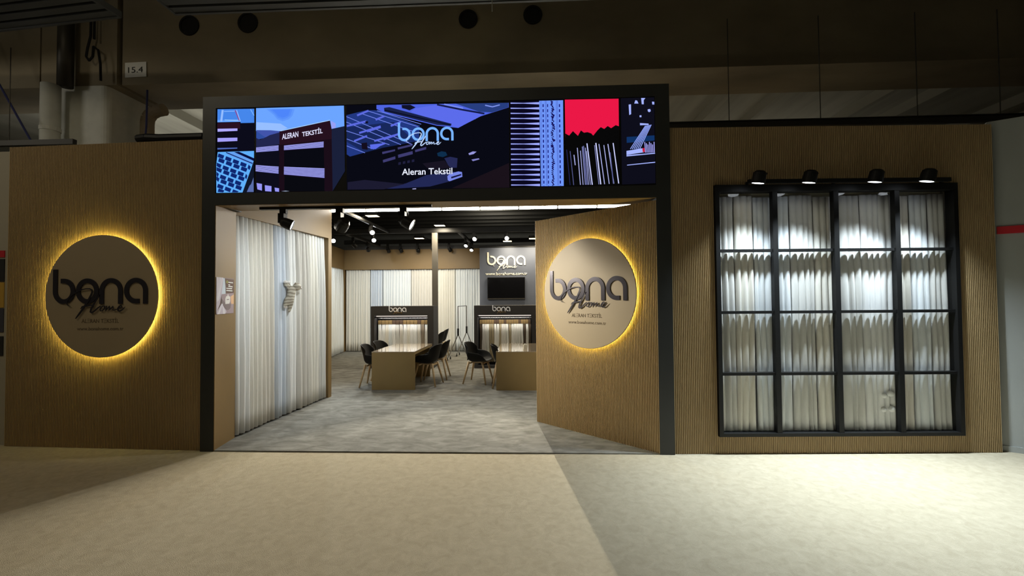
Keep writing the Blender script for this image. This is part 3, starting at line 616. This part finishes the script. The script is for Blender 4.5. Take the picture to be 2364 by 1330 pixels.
# shop window
win = struct(bpy.data.objects.new('window_1', None)); C.objects.link(win); win.matrix_world = mR
fr = MB(); fr.box(WX0, WX0 + .045, -.04, .06, WZ0, WZ1); fr.box(WX1 - .045, WX1, -.04, .06, WZ0, WZ1); fr.box(WX0 + .045, WX1 - .045, -.04, .06, WZ1 - .075, WZ1); fr.box(WX0 + .045, WX1 - .045, -.04, .06, WZ0, WZ0 + .035)
fr.build('window_frame', M['black'], win)
for x in (1.114, 1.768, 2.420): B(x - .026, x + .026, -.03, .03, WZ0 + .035, WZ1 - .075).build('mullion', M['black'], win)
xs = [WX0 + .045, 1.114 - .026, 1.114 + .026, 1.768 - .026, 1.768 + .026, 2.42 - .026, 2.42 + .026, WX1 - .045]; zs = [WZ0 + .035, .85, 1.51, 2.176, WZ1 - .075]
for i in range(4):
    for z in zs[1:4]: B(xs[2 * i], xs[2 * i + 1], -.018, .04, z - .015, z + .015).build('glazing_bar', M['black'], win)
    for j in range(4):
        z0 = zs[j] + (.016 if j else 0); z1 = zs[j + 1] - (.016 if j < 3 else 0); B(xs[2 * i] + .001, xs[2 * i + 1] - .001, .012, .016, z0, z1).build('pane', M['glass'], win)
B(WX0 + .03, WX1 - .03, .125, .135, 2.74, 2.86).build('lit_top_strip', M['whitepaint'], win)  # pale strip standing in for the lit top of the recess
bxo = MB(); bxo.box(WX0, WX1, .40, .42, WZ0, WZ1); bxo.box(WX0, WX1, .10, .40, WZ0, WZ0 + .02); bxo.box(WX0, WX1, .10, .40, WZ1 - .02, WZ1); bxo.box(WX0, WX0 + .02, .1, .4, WZ0, WZ1); bxo.box(WX1 - .02, WX1, .1, .4, WZ0, WZ1)
bxo.build('display_recess', M['greywall'], win)
wc = [(.50, .72, 'grey', 'light grey curtain at the left end of the shop window'), (.725, .93, 'cream', 'cream curtain in the first window column'), (.935, 1.13, 'ice', 'ice white curtain behind the first mullion'),
      (1.135, 1.33, 'ice', 'pale curtain left in the second window column'), (1.335, 1.59, 'grey', 'grey curtain in the middle of the second window column'), (1.595, 1.79, 'cream', 'ivory curtain right in the second window column'),
      (1.795, 2.10, 'grey', 'light grey curtain left in the third window column'), (2.105, 2.44, 'white', 'white curtain with puffs right in the third window column'),
      (2.445, 2.64, 'sand', 'sand curtain left in the fourth window column'), (2.645, 2.84, 'ice', 'pale curtain in the middle of the fourth window column'), (2.845, 3.03, 'grey', 'grey curtain at the right end of the shop window')]
for i, (a, b, c_, lab) in enumerate(wc): curtain(lab, (a, .092), (b, .092), .215, 2.78 + .012 * math.sin(i * 2.1), FAB[c_], mtx=mR, amp=.031, pitch=.072, seed=70 + i, group='curtains in the shop window', lean=random.Random(i).uniform(-.012, .012), flare=.5, rows=14)
# puff ornaments on the third column's curtain
pf = thing('puff_ornament', 'cluster of small pale fabric puffs low on the white curtain of the third window column', 'ornament'); pf.matrix_world = mR
for x, z, r in ((2.29, .60, .03), (2.36, .62, .035), (2.28, .45, .03), (2.365, .455, .035)):
    m = MB(); m.lathe((x, .050, z - r), (0, 0, 1), [(0, .002), (.3 * r, .7 * r), (r, r), (1.7 * r, .7 * r), (2 * r, .002)], 12); m.build('puff', FAB['white'], pf, smooth=True)
# window spots
def spot_prop(name, label, loc, rz, group, lensmat, tilt, energy, color, size=1.4, blend=.6, first=None):
    pass
proto_sp = None
SPX = (.832, 1.352, 2.026, 2.56)
SPL = ('first', 'second', 'third', 'fourth')
rail = thing('lamp_rail', 'black rail above the shop window carrying four spotlights', 'rail'); rail.matrix_world = mR
B(.80, 2.93, -.105, -.065, 2.885, 2.925).build('rail', M['black'], rail)
for x in (.82, 1.75, 2.9): B(x - .012, x + .012, -.07, -.011, 2.89, 2.915).build('rail_bracket', M['black'], rail)
for i, x in enumerate(SPX):
    t = thing('window_spotlight', f'{SPL[i]} black spotlight from the left on the rail over the shop window', 'spotlight', group='spotlights over the shop window')
    t.matrix_world = mR @ Matrix.Translation((x, -.26, 2.895)) @ Matrix.Scale(.88, 4)
    ax = Vector((-.12 if i < 3 else -.16, .18, -1)).normalized(); top = Vector((0, 0, .075)); p1 = top + ax * .135
    MB().lathe(top - ax * .01, ax, [(0, .001), (0, .045), (.02, .068), (.05, .072), (.145, .076), (.145, .066), (.13, .064), (.13, .001)], 24).build('lamp_head', M['black'], t)
    MB().lathe(top + ax * .121, ax, [(0, .063), (.012, .064), (.016, .001)], 24).build('lens', M['lenscool'], t)
    MB().box(.055, .115, .10, .19, -.005, .055).build('adapter', M['black'], t); MB().tube([(.085, .11, .03), (.075, 0, .05), (.0, 0, .06)], .012).build('arm', M['black'], t)
    lp_ = top + ax * .155
    light('beam', 'SPOT', lp_, lp_ + Vector((0.0, -.27, -1)), 290, (0.80, 0.92, 1.0), t, spot_size=1.92, spot_blend=1.0, shadow_soft_size=.035)

# ------------------------------------------------------------------ poster on the jamb
J0 = (-3.545, .004); J1 = (-3.622, .452); mJ, aJ = local(J0, J1)
ps = thing('jamb_poster', 'small poster with drapes and a white cat on the brown left jamb', 'poster'); ps.matrix_world = mJ @ Matrix.Translation((0.01, -.004, 0))
PX0, PX1, PZ0, PZ1 = .0, .385, 1.53, 1.95
B(PX0, PX1, 0, .002, PZ0, PZ1).build('sheet', mat('poster_ground', (.22, .15, .13)), ps)
def pm(px, py): return (PX0 + (px - 160) / 475 * (PX1 - PX0), PZ1 - (py - 205) / 945 * (PZ1 - PZ0))
pc = [mat('drape_lilac', (.56, .50, .58)), mat('drape_pale', (.72, .69, .74)), mat('window_pale', (.6, .68, .76)), mat('board_brown', (.12, .06, .04)), mat('cat_white', (.75, .72, .68)), mat('hammock_grey', (.22, .17, .17)), mat('warm_lights', (.75, .45, .25)), mat('mauve', (.36, .27, .29))]
b = MB(); yy = -.0012
def pp_(mi, pts):
    global yy
    b.cur = mi; yy -= .0002; b.poly([pm(*q) for q in pts], yy)
pp_(2, [(330, 215), (400, 225), (410, 640), (300, 660)]); pp_(7, [(300, 640), (635, 600), (635, 1150), (300, 1150)])
pp_(0, [(162, 205), (345, 210), (300, 640), (250, 900), (165, 1120)])
for i in range(4): pp_(1, [(168 + i * 45, 207), (190 + i * 45, 207), (175 + i * 22, 760), (163 + i * 10, 840)])
pp_(3, [(380, 225), (635, 240), (635, 600), (420, 600)])
pp_(6, [(540, 700), (635, 640), (635, 900), (560, 900)]); pp_(5, [(290, 740), (380, 860), (520, 900), (560, 880), (540, 1010), (480, 1060), (400, 1020), (300, 850)])
pp_(4, [(395, 900), (390, 760), (415, 690), (450, 690), (465, 620), (490, 690), (530, 700), (530, 830), (500, 890)])
pp_(0, [(300, 880), (430, 1090), (400, 1155), (165, 1155), (165, 1100)]); pp_(1, [(300, 880), (330, 900), (240, 1155), (190, 1155)]); pp_(1, [(310, 900), (380, 1060), (385, 1155), (340, 1155)])
pp_(5, [(430, 770), (495, 765), (498, 785), (432, 792)])
b.build('print', None, ps, mats=pc)
b = MB()
for x0, x1, z in ((470, 605, 320), (470, 520, 385), (470, 595, 430), (415, 580, 482), (415, 590, 540)):
    b.poly([pm(x0, z - 14), pm(x1, z - 8), pm(x1, z + 18), pm(x0, z + 12)], yy - .0006)
b.build('print_lines', M['paper'], ps)
MB().ribbon([pm(440 + 22 * math.cos(a), 312 + 26 * math.sin(a)) for a in [i * pi / 6 for i in range(12)]], .007, yy - .0006, yy - .0008, closed=True).build('print_ring', mat('lime', (.5, .55, .1)), ps)

# ------------------------------------------------------------------ toy kitten climbing the pale blue curtain
def skin_body(name, pts, edges, radii, m, parent, sub=2):
    me = bpy.data.meshes.new(name); me.from_pydata(pts, edges, []); o = bpy.data.objects.new(name, me); C.objects.link(o); o.parent = parent
    me.materials.append(m); sk = o.modifiers.new('skin', 'SKIN'); sk.use_smooth_shade = True
    if not me.skin_vertices: me.attributes.new if False else None
    bpy.context.view_layer.objects.active = o
    if not me.skin_vertices:
        bm = bmesh.new(); bm.from_mesh(me); bm.verts.layers.skin.verify(); bm.to_mesh(me); bm.free()
    sv = me.skin_vertices[0].data
    for i, r in enumerate(radii): sv[i].radius = (r, r) if not isinstance(r, tuple) else r; sv[i].use_root = (i == 0)
    s = o.modifiers.new('sub', 'SUBSURF'); s.levels = sub; s.render_levels = sub
    return o
tab = mat('tabby_fur', (.30, .265, .20), rough=.9, bump=.4, bscale=120)
nt = tab.node_tree; wv = nt.nodes.new('ShaderNodeTexWave'); wv.bands_direction = 'Z'; wv.inputs['Scale'].default_value = 7; wv.inputs['Distortion'].default_value = 5; wv.inputs['Detail'].default_value = 2
tcn = nt.nodes.new('ShaderNodeTexCoord'); rp = nt.nodes.new('ShaderNodeValToRGB'); rp.color_ramp.elements[0].color = (.30, .26, .20, 1); rp.color_ramp.elements[1].color = (.56, .52, .43, 1); rp.color_ramp.elements[0].position = .25; rp.color_ramp.elements[1].position = .6
nt.links.new(tcn.outputs['Object'], wv.inputs['Vector']); nt.links.new(wv.outputs['Fac'], rp.inputs[0]); nt.links.new(rp.outputs[0], nt.nodes['Principled BSDF'].inputs['Base Color'])
kt = thing('toy_kitten', 'grey striped toy kitten with white paws clinging to the pale blue curtain', 'toy')
mC, aC = local(tuple(N0), tuple(N1)); kt.matrix_world = mC @ Matrix.Translation((.95, -.115, 1.74))
# local x along the wall (away from camera), -y towards the room, z up
P = [(0.00, 0, -.085), (.012, -.012, -.03), (.035, -.018, .03), (.055, -.018, .085), (.085, -.025, .115),   # hips, belly, chest, shoulders, neck
     (.015, .01, .13), (-.015, .03, .165), (-.03, .045, .20),      # left arm up
     (.055, .025, .14), (.045, .045, .185),                          # right arm
     (-.04, .005, -.095), (-.062, .02, -.13), (-.03, .03, -.15),   # hind leg with paw
     (.022, -.01, -.14), (.012, -.005, -.19), (.0, .0, -.235)]      # tail
Ed = [(0, 1), (1, 2), (2, 3), (3, 4), (3, 5), (5, 6), (6, 7), (3, 8), (8, 9), (0, 10), (10, 11), (11, 12), (0, 13), (13, 14), (14, 15)]
R = [.058, .060, .056, .050, .040, .032, .028, .024, .028, .022, .046, .030, .022, .032, .027, .013]
skin_body('body', P, Ed, R, tab, kt)
fur_w = mat('white_fur', (.75, .72, .68), rough=.9)
def blob(name, c, r, m, parent, n=14):
    b = MB(); b.lathe((0, 0, -r[2]), (0, 0, 1), [(r[2] * (1 - math.cos(t)), max(.0005, math.sin(t))) for t in [pi * i / 10 for i in range(11)]], n)
    b.v = [(c[0] + v[0] * r[0], c[1] + v[1] * r[1], c[2] + v[2]) for v in b.v]; return b.build(name, m, parent, smooth=True)
for c_ in ((-.035, .03, .205), (.04, .03, .20), (-.045, .02, -.155)): blob('paw', c_, (.028, .026, .022), fur_w, kt)
blob('head', (.125, -.045, .135), (.064, .056, .054), tab, kt)
blob('muzzle', (.172, -.078, .118), (.026, .022, .018), fur_w, kt)
for x, dx in ((.095, -.35), (.145, .3)): MB().lathe((x, -.045, .165), (dx, -.1, 1), [(0, .026), (.02, .018), (.042, .001)], 8).build('ear', tab, kt)
for x, y in ((.152, -.088), (.180, -.062)): blob('eye', (x, y, .148), (.007, .007, .008), M['ink'], kt, 8)
blob('nose', (.187, -.094, .124), (.006, .006, .005), M['ink'], kt, 8)

# ------------------------------------------------------------------ ceiling strip of tubes
st = thing('tube_light_row', 'long row of white light tubes under a bar across the booth', 'light', (0, 2.75, 3.250), group=None)
B(-3.75, 2.1, -.03, .03, .045, .085).build('carrier_bar', M['black'], st)
for k in range(9):
    x0 = -3.55 + k * .672
    if x0 + .65 > 2.1: break
    MB().cyl((x0 + .008, 0, .0), (x0 + .655, 0, .0), .026, n=12).build('tube', M['tube'], st)
    for x in (x0 + .002, x0 + .655): B(x, x + .010, -.02, .02, -.02, .045).build('tube_holder', M['whitepaint'], st)
for x in (-3.7, 2.05): MB().cyl((x, 0, .085), (x, 0, 1.93), .006, n=6).build('suspension_wire', M['steel'], st)

# ------------------------------------------------------------------ frames (black trusses) and post
def truss(name, label, x0, x1, y0, y1, z0, z1, m=M['black']):
    t = thing(name, label, 'ceiling bar', ((x0 + x1) / 2, (y0 + y1) / 2, z0)); w, d, h = (x1 - x0) / 2, (y1 - y0) / 2, z1 - z0
    B(-w, w, -d, d, 0, h).build('bar', m, t)
    if w > d: B(-w, w, -d * .5, d * .5, -.012, 0).build('track', M['black'], t)
    else: B(-w * .5, w * .5, -d, d, -.012, 0).build('track', M['black'], t)
    return t
truss('ceiling_bar', 'black ceiling bar across the booth resting on the slim post', -5.6, 4.9, 6.12, 6.20, 3.37, 3.48)
truss('ceiling_bar', 'black ceiling bar across the rear of the booth', -5.9, 4.9, 8.74, 8.80, 3.44, 3.56)
truss('ceiling_bar', 'black lengthwise ceiling bar left of the slim post', -3.64, -3.58, 2.9, 6.11, 3.38, 3.43)
truss('ceiling_bar', 'black lengthwise ceiling bar near the left wall', -4.80, -4.72, 6.22, 8.72, 3.36, 3.43)
truss('ceiling_bar', 'black lengthwise ceiling bar right of the slim post', -1.86, -1.78, 6.22, 8.73, 3.36, 3.43)
tp = thing('slim_post', 'slim grey post standing at the right side of the left rack', 'post', (-2.418, 6.16, .012)); B(-.07, .07, -.035, .035, .01, 3.345).build('shaft', mat('post_paint', (.10, .092, .08), rough=.5), tp); B(-.09, .09, -.05, .07, 0, .01).build('base_plate', M['steel'], tp)

# ------------------------------------------------------------------ interior track and spots
tk = thing('light_track', 'black light track fixed under the portal soffit', 'track', (-2.14, .19, 2.768))
B(-1.01, 1.015, -.018, .018, -.028, 0).build('rail', M['black'], tk)
def spot(label, loc, aim, size=1.0, lit=True, group=None, energy=0, color=NEUT, lens=None, angle=.9, blend=.5, stem=.05, name='track_spotlight'):
    t = thing(name, label, 'spotlight', loc, group=group); a = Vector(aim).normalized(); s = size
    B(-.03 * s, .03 * s, -.018 * s, .018 * s, -stem, 0).build('adapter', M['black'], t)
    B(-.028 * s - .01 * s, .018 * s, -.03 * s, .03 * s, -stem - .09 * s, -stem).build('driver_box', M['black'], t)
    c0 = Vector((.025 * s, -.0 * s, -stem - .09 * s))
    MB().lathe(c0 - a * .045 * s, a, [(0, .001), (0, .032 * s), (.02 * s, .046 * s), (.05 * s, .05 * s), (.10 * s, .052 * s), (.10 * s, .045 * s), (.085 * s, .043 * s), (.085 * s, .001)], 20).build('lamp_head', M['black'], t)
    if lit:
        MB().lathe(c0 + a * .042 * s, a, [(0, .043 * s), (.006 * s, .044 * s), (.010 * s, .001)], 20).build('lens', lens or M['lens'], t)
        if energy: light('beam', 'SPOT', c0 + a * .07 * s, c0 + a * 1.0, energy, color, t, spot_size=angle, spot_blend=blend, shadow_soft_size=.03)
    return t
spot('spotlight at the left of the soffit track turned towards the slanted wall', (-2.87, .19, 2.74), (.88, .34, -.38), 1.25, energy=640, angle=1.15, blend=1.0, color=(1.0, .93, .78))
spot('dark spotlight left of the middle on the soffit track', (-2.20, .19, 2.74), (-.75, .60, -.62), 1.45, energy=60, angle=1.9, blend=1.0, color=COOL)
spot('lit spotlight at the right end of the soffit track', (-1.455, .19, 2.74), (.80, .02, -.42), 1.35, energy=40, angle=1.35, blend=.9, color=(1.0, .95, .85))
# hidden behind the soffit, washing the niche and entrance
G = 'spotlights under the booth bars'
WARMW = (1.0, .92, .76)
SL = [('brilliant spotlight beside the rear edge of the left niche', (-5.08, 6.16, 3.357), (.55, -1, -.42), 300, COOL),
      ('bright spotlight above the left rack, upper of a pair', (-3.61, 4.95, 3.37), (.3, -1, -.5), 250, COOL),
      ('bright spotlight above the left rack, lower of a pair', (-4.02, 6.16, 3.357), (.35, -1, -.45), 300, COOL),
      ('lit spotlight under the front bar between post and logo wall', (-1.42, 6.16, 3.357), (-.2, -1, -.5), 300, NEUT),
      ('bright spotlight under the front bar above the logo wall', (-.61, 6.16, 3.357), (-.10, -1, -.33), 2200, WARMW),
      ('spotlight on the right lengthwise bar, nearer one', (-1.82, 7.35, 3.35), (-.2, -.8, -.8), 40, NEUT),
      ('spotlight on the right lengthwise bar, farther one', (-1.82, 8.45, 3.35), (-.1, -.8, -.8), 40, NEUT)]
for lab, loc, aim, en, cc in SL: spot(lab, loc, aim, 1.15, group=G, energy=en, color=cc, angle=.72 if en > 1000 else 1.25, blend=.5 if en > 1000 else .8)
for lab, loc, aim in (('dark spotlight on the left lengthwise bar', (-4.76, 6.7, 3.35), (.3, .7, -.5)), ('dark spotlight hanging left over the back wall curtains', (-4.76, 7.7, 3.35), (-.1, .8, -.6)),
        ('dark spotlight at the left of the rear bar', (-4.5, 8.75, 3.43), (-.1, .8, -.6)), ('dark spotlight second from the left on the rear bar', (-4.1, 8.75, 3.43), (.1, .6, -.8)),
        ('dark spotlight on the rear bar left of the post', (-3.55, 8.75, 3.43), (-.2, .6, -.8)), ('dark spotlight on the rear bar beside the warm floodlight', (-3.08, 8.75, 3.43), (.2, .6, -.8)), ('dark spotlight on the rear bar right of the post', (-2.55, 8.75, 3.43), (.3, .6, -.8))):
    spot(lab, loc, aim, 1.15, lit=False, group=G, stem=.1)
for x in (-5.2, -3.9, -2.6):
    light('curtain_fill', 'SPOT', (x, 6.35, 3.30), (x - .1, 9.0, 1.6), 110, COOL, None, spot_size=1.3, spot_blend=.9, shadow_soft_size=.05)  # added beams without fixtures, brightening the back wall curtains
# spotlight added to brighten the curtain niche from the room side
spot('added spotlight under the tube bar brightening the niche curtains', (-2.2, 2.75, 3.32), (-1.0, -.45, -1.0), 1.0, energy=120, color=COOL, angle=1.5, blend=.9)
# floodlights
def flood(label, loc, energy, to):
    t = thing('floodlight', label, 'floodlight', loc, group='warm floodlights over the booth')
    B(-.135, .135, -.10, .10, 0, .05).build('housing', M['black'], t); B(-.12, .12, -.085, .085, -.004, 0).build('lens', M['lenswarm'], t)
    MB().tube([(-.12, 0, .05), (-.12, 0, .09), (.12, 0, .09), (.12, 0, .05)], .008).build('bracket', M['black'], t)
    MB().tube([(0, 0, .09), Vector(to) - Vector(loc)], .010).build('support_arm', M['black'], t)
    light('glow', 'AREA', (0, 0, -.01), (0, 0, -1), energy, WARM, t, shape='RECTANGLE', size=.24, size_y=.17)
    return t
for lab, loc, to in (('warm floodlight high over the left table', (-3.36, 4.35, 3.46), (-3.60, 4.35, 3.43)), ('warm floodlight at the top of the slim post', (-2.23, 5.86, 3.49), (-2.23, 6.13, 3.48)), ('warm floodlight between post and left bar near the back', (-3.18, 7.55, 3.42), (-3.18, 8.75, 3.55)),
                 ('warm floodlight over the logo wall lettering', (-.67, 7.98, 3.36), (-.67, 8.75, 3.5)), ('warm floodlight beside the top of the slanted wall', (.09, 7.85, 3.41), (.09, 8.75, 3.5)), ('unseen added warm floodlight over the right table', (1.2, 5.4, 3.49), (1.2, 6.13, 3.48)), ('unseen added warm floodlight in the rear right of the booth', (2.8, 7.9, 3.46), (2.8, 8.75, 3.5))): flood(lab, loc, 24 if 'logo' in lab else 42, to)  # last two floodlights are unseen, added to light the right side

# ------------------------------------------------------------------ logo wall and television
lw = thing('wall_logo_lettering', 'cream logo lettering and web address on the dark wall above the television', 'lettering', (-.73, 8.4, 0))
logo(lw, 0, 2.80, -.003, .00128, M['cream'], M['cream'], depth=.015); text(lw, 'www.bonahome.com.tr', 'web_address', 1.27, 0, 2.425, -.005, M['cream'], depth=.006, bold=.012)
tv = thing('television', 'flat black television on the dark logo wall', 'television', (-.737, 8.392, 1.987))
B(-.57, .57, -.055, -.005, -.33, .33).build('casing', M['black'], tv); B(-.555, .555, -.058, -.054, -.30, .315).build('screen', M['screenblack'], tv); B(-.57, .57, -.06, -.053, -.33, -.305).build('lower_bezel', M['steel'], tv); B(-.2, .2, -.006, 0, -.15, .15).build('wall_bracket', M['black'], tv)

# ------------------------------------------------------------------ racks
def rack(label, x0, samples, mats_, pitch, slab_):
    t = thing('sample_rack', label, 'display rack', (x0, 5.65, .012)); W_ = 1.535
    B(0, .086, 0, .45, 0, 1.50).build('side_panel', M['charcoal2'], t); B(W_ - .15, W_, 0, .45, 0, 1.50).build('side_panel', M['charcoal2'], t)
    B(.086, W_ - .15, 0, .45, 1.275, 1.50).build('top_panel', M['charcoal2'], t); B(.086, W_ - .15, 0, .45, 0, .06).build('base_panel', M['charcoal2'], t); B(.086, W_ - .15, .43, .45, .06, 1.275).build('back_panel', M['charcoal2'], t)
    B(.10, W_ - .165, .10, .14, 1.245, 1.262).build('led_bar', M['barled'], t)['label'] = 'white light bar'
    B(.086, W_ - .15, .035, .06, 1.215, 1.24).build('front_rail', M['black'], t)
    MB().cyl((.086, .2, 1.20), (W_ - .15, .2, 1.20), .011, n=8).build('hanging_rod', M['chrome'], t)
    logo(t, .66, 1.402, -.001, .00047, M['white'], M['gold'], depth=.006)
    light('rack_light', 'AREA', (.735, .12, 1.243), (.735, .16, 0), 3.0, (1.0, .96, .90), t, shape='RECTANGLE', size=1.2, size_y=.03)
    rnd = random.Random(slab_); n = samples; W0 = .11; W1 = W_ - .175
    protos = {}
    for i in range(n):
        w = (W1 - W0) / n * .9; x = x0 + W0 + (W1 - W0) * (i + .5) / n
        mi = mats_[i % len(mats_)] if n < 16 else rnd.choice(mats_); dark = rnd.random() < .28
        key = (mi, dark)
        if key not in protos or True:
            s = thing('fabric_sample', 'x', 'fabric sample', (x, 5.85, 1.215), 0, 'hanging fabric samples in the ' + ('left rack' if x0 < -3 else 'right rack'))
            B(-w / 2, w / 2, -.016, .0, -.155, -.055).build('header_board', FAB['headerdark'] if dark else FAB['header'], s)
            MB().tube([(0, 0, .0), (0, 0, .012), (.0, -.012, .012), (0, -.014, -.02), (0, -.008, -.056)], .004, 5).build('hook', M['chrome'], s)
            b = MB(); k = 15; rows = 5
            for r_ in range(rows + 1):
                for c_ in range(k):
                    u = c_ / (k - 1); b.v.append(((u - .5) * w * (1 + .05 * r_) + .008 * math.sin(r_ + i), -.008 + .013 * math.sin(u * 2 * pi * (2.5 if n > 16 else 3.5) + i) * (.4 + .6 * r_ / rows) - .004, -.155 - (.93 - .03 * rnd.random()) * r_ / rows))
            for r_ in range(rows):
                for c_ in range(k - 1): a = r_ * k + c_; b.f.append((a, a + 1, a + k + 1, a + k)); b.mi.append(0)
            o = b.build('cloth', FAB[mi], s, smooth=True); o.modifiers.new('thickness', 'SOLIDIFY').thickness = .002
        nm = {'white': 'white', 'cream': 'cream', 'sand': 'sand coloured', 'bluish': 'pale blue', 'grey': 'light grey', 'warmgrey': 'warm grey', 'ice': 'pale', 'taupe': 'taupe', 'olive': 'olive beige', 'darkbrown': 'dark brown'}[mi]
        s['label'] = f"{ORD[i]} fabric sample from the left in the {'left' if x0 < -3 else 'right'} rack, {nm}"
    return t
ORD = ['first', 'second', 'third', 'fourth', 'fifth', 'sixth', 'seventh', 'eighth', 'ninth', 'tenth', 'eleventh', 'twelfth', 'thirteenth', 'fourteenth', 'fifteenth', 'sixteenth', 'seventeenth', 'eighteenth', 'nineteenth', 'twentieth', 'twenty-first', 'twenty-second']
rack('dark display rack with white samples behind the left table', -3.883, 14, ['white', 'white', 'cream', 'ice', 'white', 'grey', 'warmgrey', 'white', 'cream', 'white', 'white', 'warmgrey', 'taupe', 'white'], .09, 5)
rack('dark display rack with beige striped samples behind the right table', -1.367, 21, ['sand', 'olive', 'cream', 'darkbrown', 'olive', 'sand', 'cream'], .055, 9)

# ------------------------------------------------------------------ tables
def table(label, x0, y0, w, l):
    t = thing('meeting_table', label, 'table', (x0 + w / 2, y0 + l / 2, .012)); hw, hl = w / 2, l / 2
    B(-hw, hw, -hl, -hl + .04, 0, .69).build('end_panel', M['tablebrown'], t); B(-hw + .04, hw - .04, hl - .04, hl, 0, .645).build('end_panel', M['tablebrown'], t)
    B(-hw, -hw + .02, -hl + .04, hl, .645, .69).build('apron', M['tablebrown'], t); B(hw - .02, hw, -hl + .04, hl, .645, .69).build('apron', M['tablebrown'], t); B(-hw + .02, hw - .02, hl - .02, hl, .645, .69).build('apron', M['tablebrown'], t)
    B(-hw - .002, hw + .002, -hl - .002, hl + .002, .69, .702).build('table_top', M['gloss'], t)['label'] = 'glossy cream table top'
    return t
table('brown box table with a glossy top in front of the left rack', -2.945, 3.19, .80, 1.42)
table('brown box table with a glossy top partly hidden by the slanted wall', -.64, 3.16, .80, 1.42)
table('third brown table mostly hidden behind the left rack', -3.80, 6.75, .85, 1.5)
cp = thing('tissue_box', 'small cream box standing on the right table', 'box', (-.115, 3.62, .714), .3); B(-.035, .035, -.03, .03, 0, .075).build('carton', M['cream'], cp); B(-.012, .012, -.02, .02, .075, .095).build('tissue', M['paper'], cp)

# ------------------------------------------------------------------ armchairs
def chair(label, loc, rz):
    """faces local -y"""
    t = thing('armchair', label, 'chair', loc, rz, 'black shell armchairs')
    rows = [(-.235, .438, .205, .000, -.01), (-.21, .452, .225, .035, 0.0), (-.14, .440, .266, .150, .0), (-.02, .418, .282, .202, .0), (.09, .418, .286, .206, .0), (.165, .446, .282, .190, .03), (.205, .52, .270, .145, .08), (.232, .61, .250, .095, .11), (.256, .70, .225, .050, .09), (.275, .775, .195, .010, .06), (.282, .800, .165, -.01, .045)]
    n = 13; b = MB()
    for yc, zc, hw, rise, fwd in rows:
        for i in range(n):
            s = -1 + 2 * i / (n - 1); a = abs(s)
            b.v.append((hw * (math.sin(s * pi / 2) * .55 + s * .45), yc - fwd * a ** 2, zc + rise * a ** 4))
    for j in range(len(rows) - 1):
        for i in range(n - 1): k = j * n + i; b.f.append((k, k + 1, k + n + 1, k + n)); b.mi.append(0)
    o = b.build('shell', M['blackshell'], t, smooth=True); sd = o.modifiers.new('thickness', 'SOLIDIFY'); sd.thickness = .014; sd.offset = -1; sb_ = o.modifiers.new('smooth', 'SUBSURF'); sb_.levels = 1; sb_.render_levels = 1
    for sx in (-1, 1):
        for sy in (-1, 1): MB().cyl((sx * .15, sy * .14 + .01, .425), (sx * .235, sy * .235 + .01, 0), .023, .014, 10).build('leg', M['oak'], t, smooth=True)
    m = MB(); m.box(-.16, .16, -.15, -.11, .385, .415); m.box(-.16, .16, .12, .16, .385, .415); m.box(-.02, .02, -.13, .14, .385, .41); m.build('under_frame', M['oak'], t)
    return t
Zc = .012
c0 = chair('black armchair at the near left corner of the left table', (-3.02, 3.62, Zc), pi / 2 + .05)
def place(label, x, y, rz): return copy_tree(c0, (x, y, Zc), rz, label)
place('black armchair at the far left side of the left table', -3.0, 4.25, pi / 2 - .15)
place('black armchair at the near right side of the left table', -2.03, 3.70, -pi / 2 - .12)
place('black armchair at the far right side of the left table', -1.99, 4.38, -pi / 2 + .03)
place('black armchair behind the left rack, nearer one', -2.60, 6.95, -pi / 2)
place('black armchair behind the left rack, farther one', -2.66, 7.75, -pi / 2 + .05)
place('black armchair pulled away from the right table', -1.05, 3.92, pi / 2 - .22)
place('black armchair pushed under the right table', -.50, 3.56, pi / 2 + .1)

# ------------------------------------------------------------------ chrome garment stand
cs = thing('garment_stand', 'chrome garment stand on castors left of the right rack', 'garment stand', (-1.96, 7.35, .012), 0)
for i, (x, y, zt) in enumerate(((-.02, -.35, 1.46), (.08, .55, 1.46))):
    MB().cyl((x, y, .75), (x, y, zt), .012, n=8).build('upright', M['chrome'], cs); B(x - .022, x + .022, y - .022, y + .022, .66, .86).build('clamp', M['black'], cs)
    for s in (-1, 1): MB().cyl((x, y, .70), (x + s * .26, y, .09), .012, n=8).build('leg', M['chrome'], cs)
    MB().cyl((x - .27, y - .14, .085), (x - .25, y + .2, .085), .011, n=8).build('foot_bar', M['chrome'], cs)
    for dx, dy in ((-.27, -.14), (-.25, .2), (.26, .0)):
        MB().cyl((x + dx, y + dy, .035), (x + dx, y + dy, .085), .01, n=6).cyl((x + dx - .012, y + dy, .03), (x + dx + .012, y + dy, .03), .03, n=12).build('castor', M['black'], cs)
MB().cyl((-.02, -.35, 1.46), (.08, .55, 1.46), .012, n=8).build('top_bar', M['chrome'], cs)
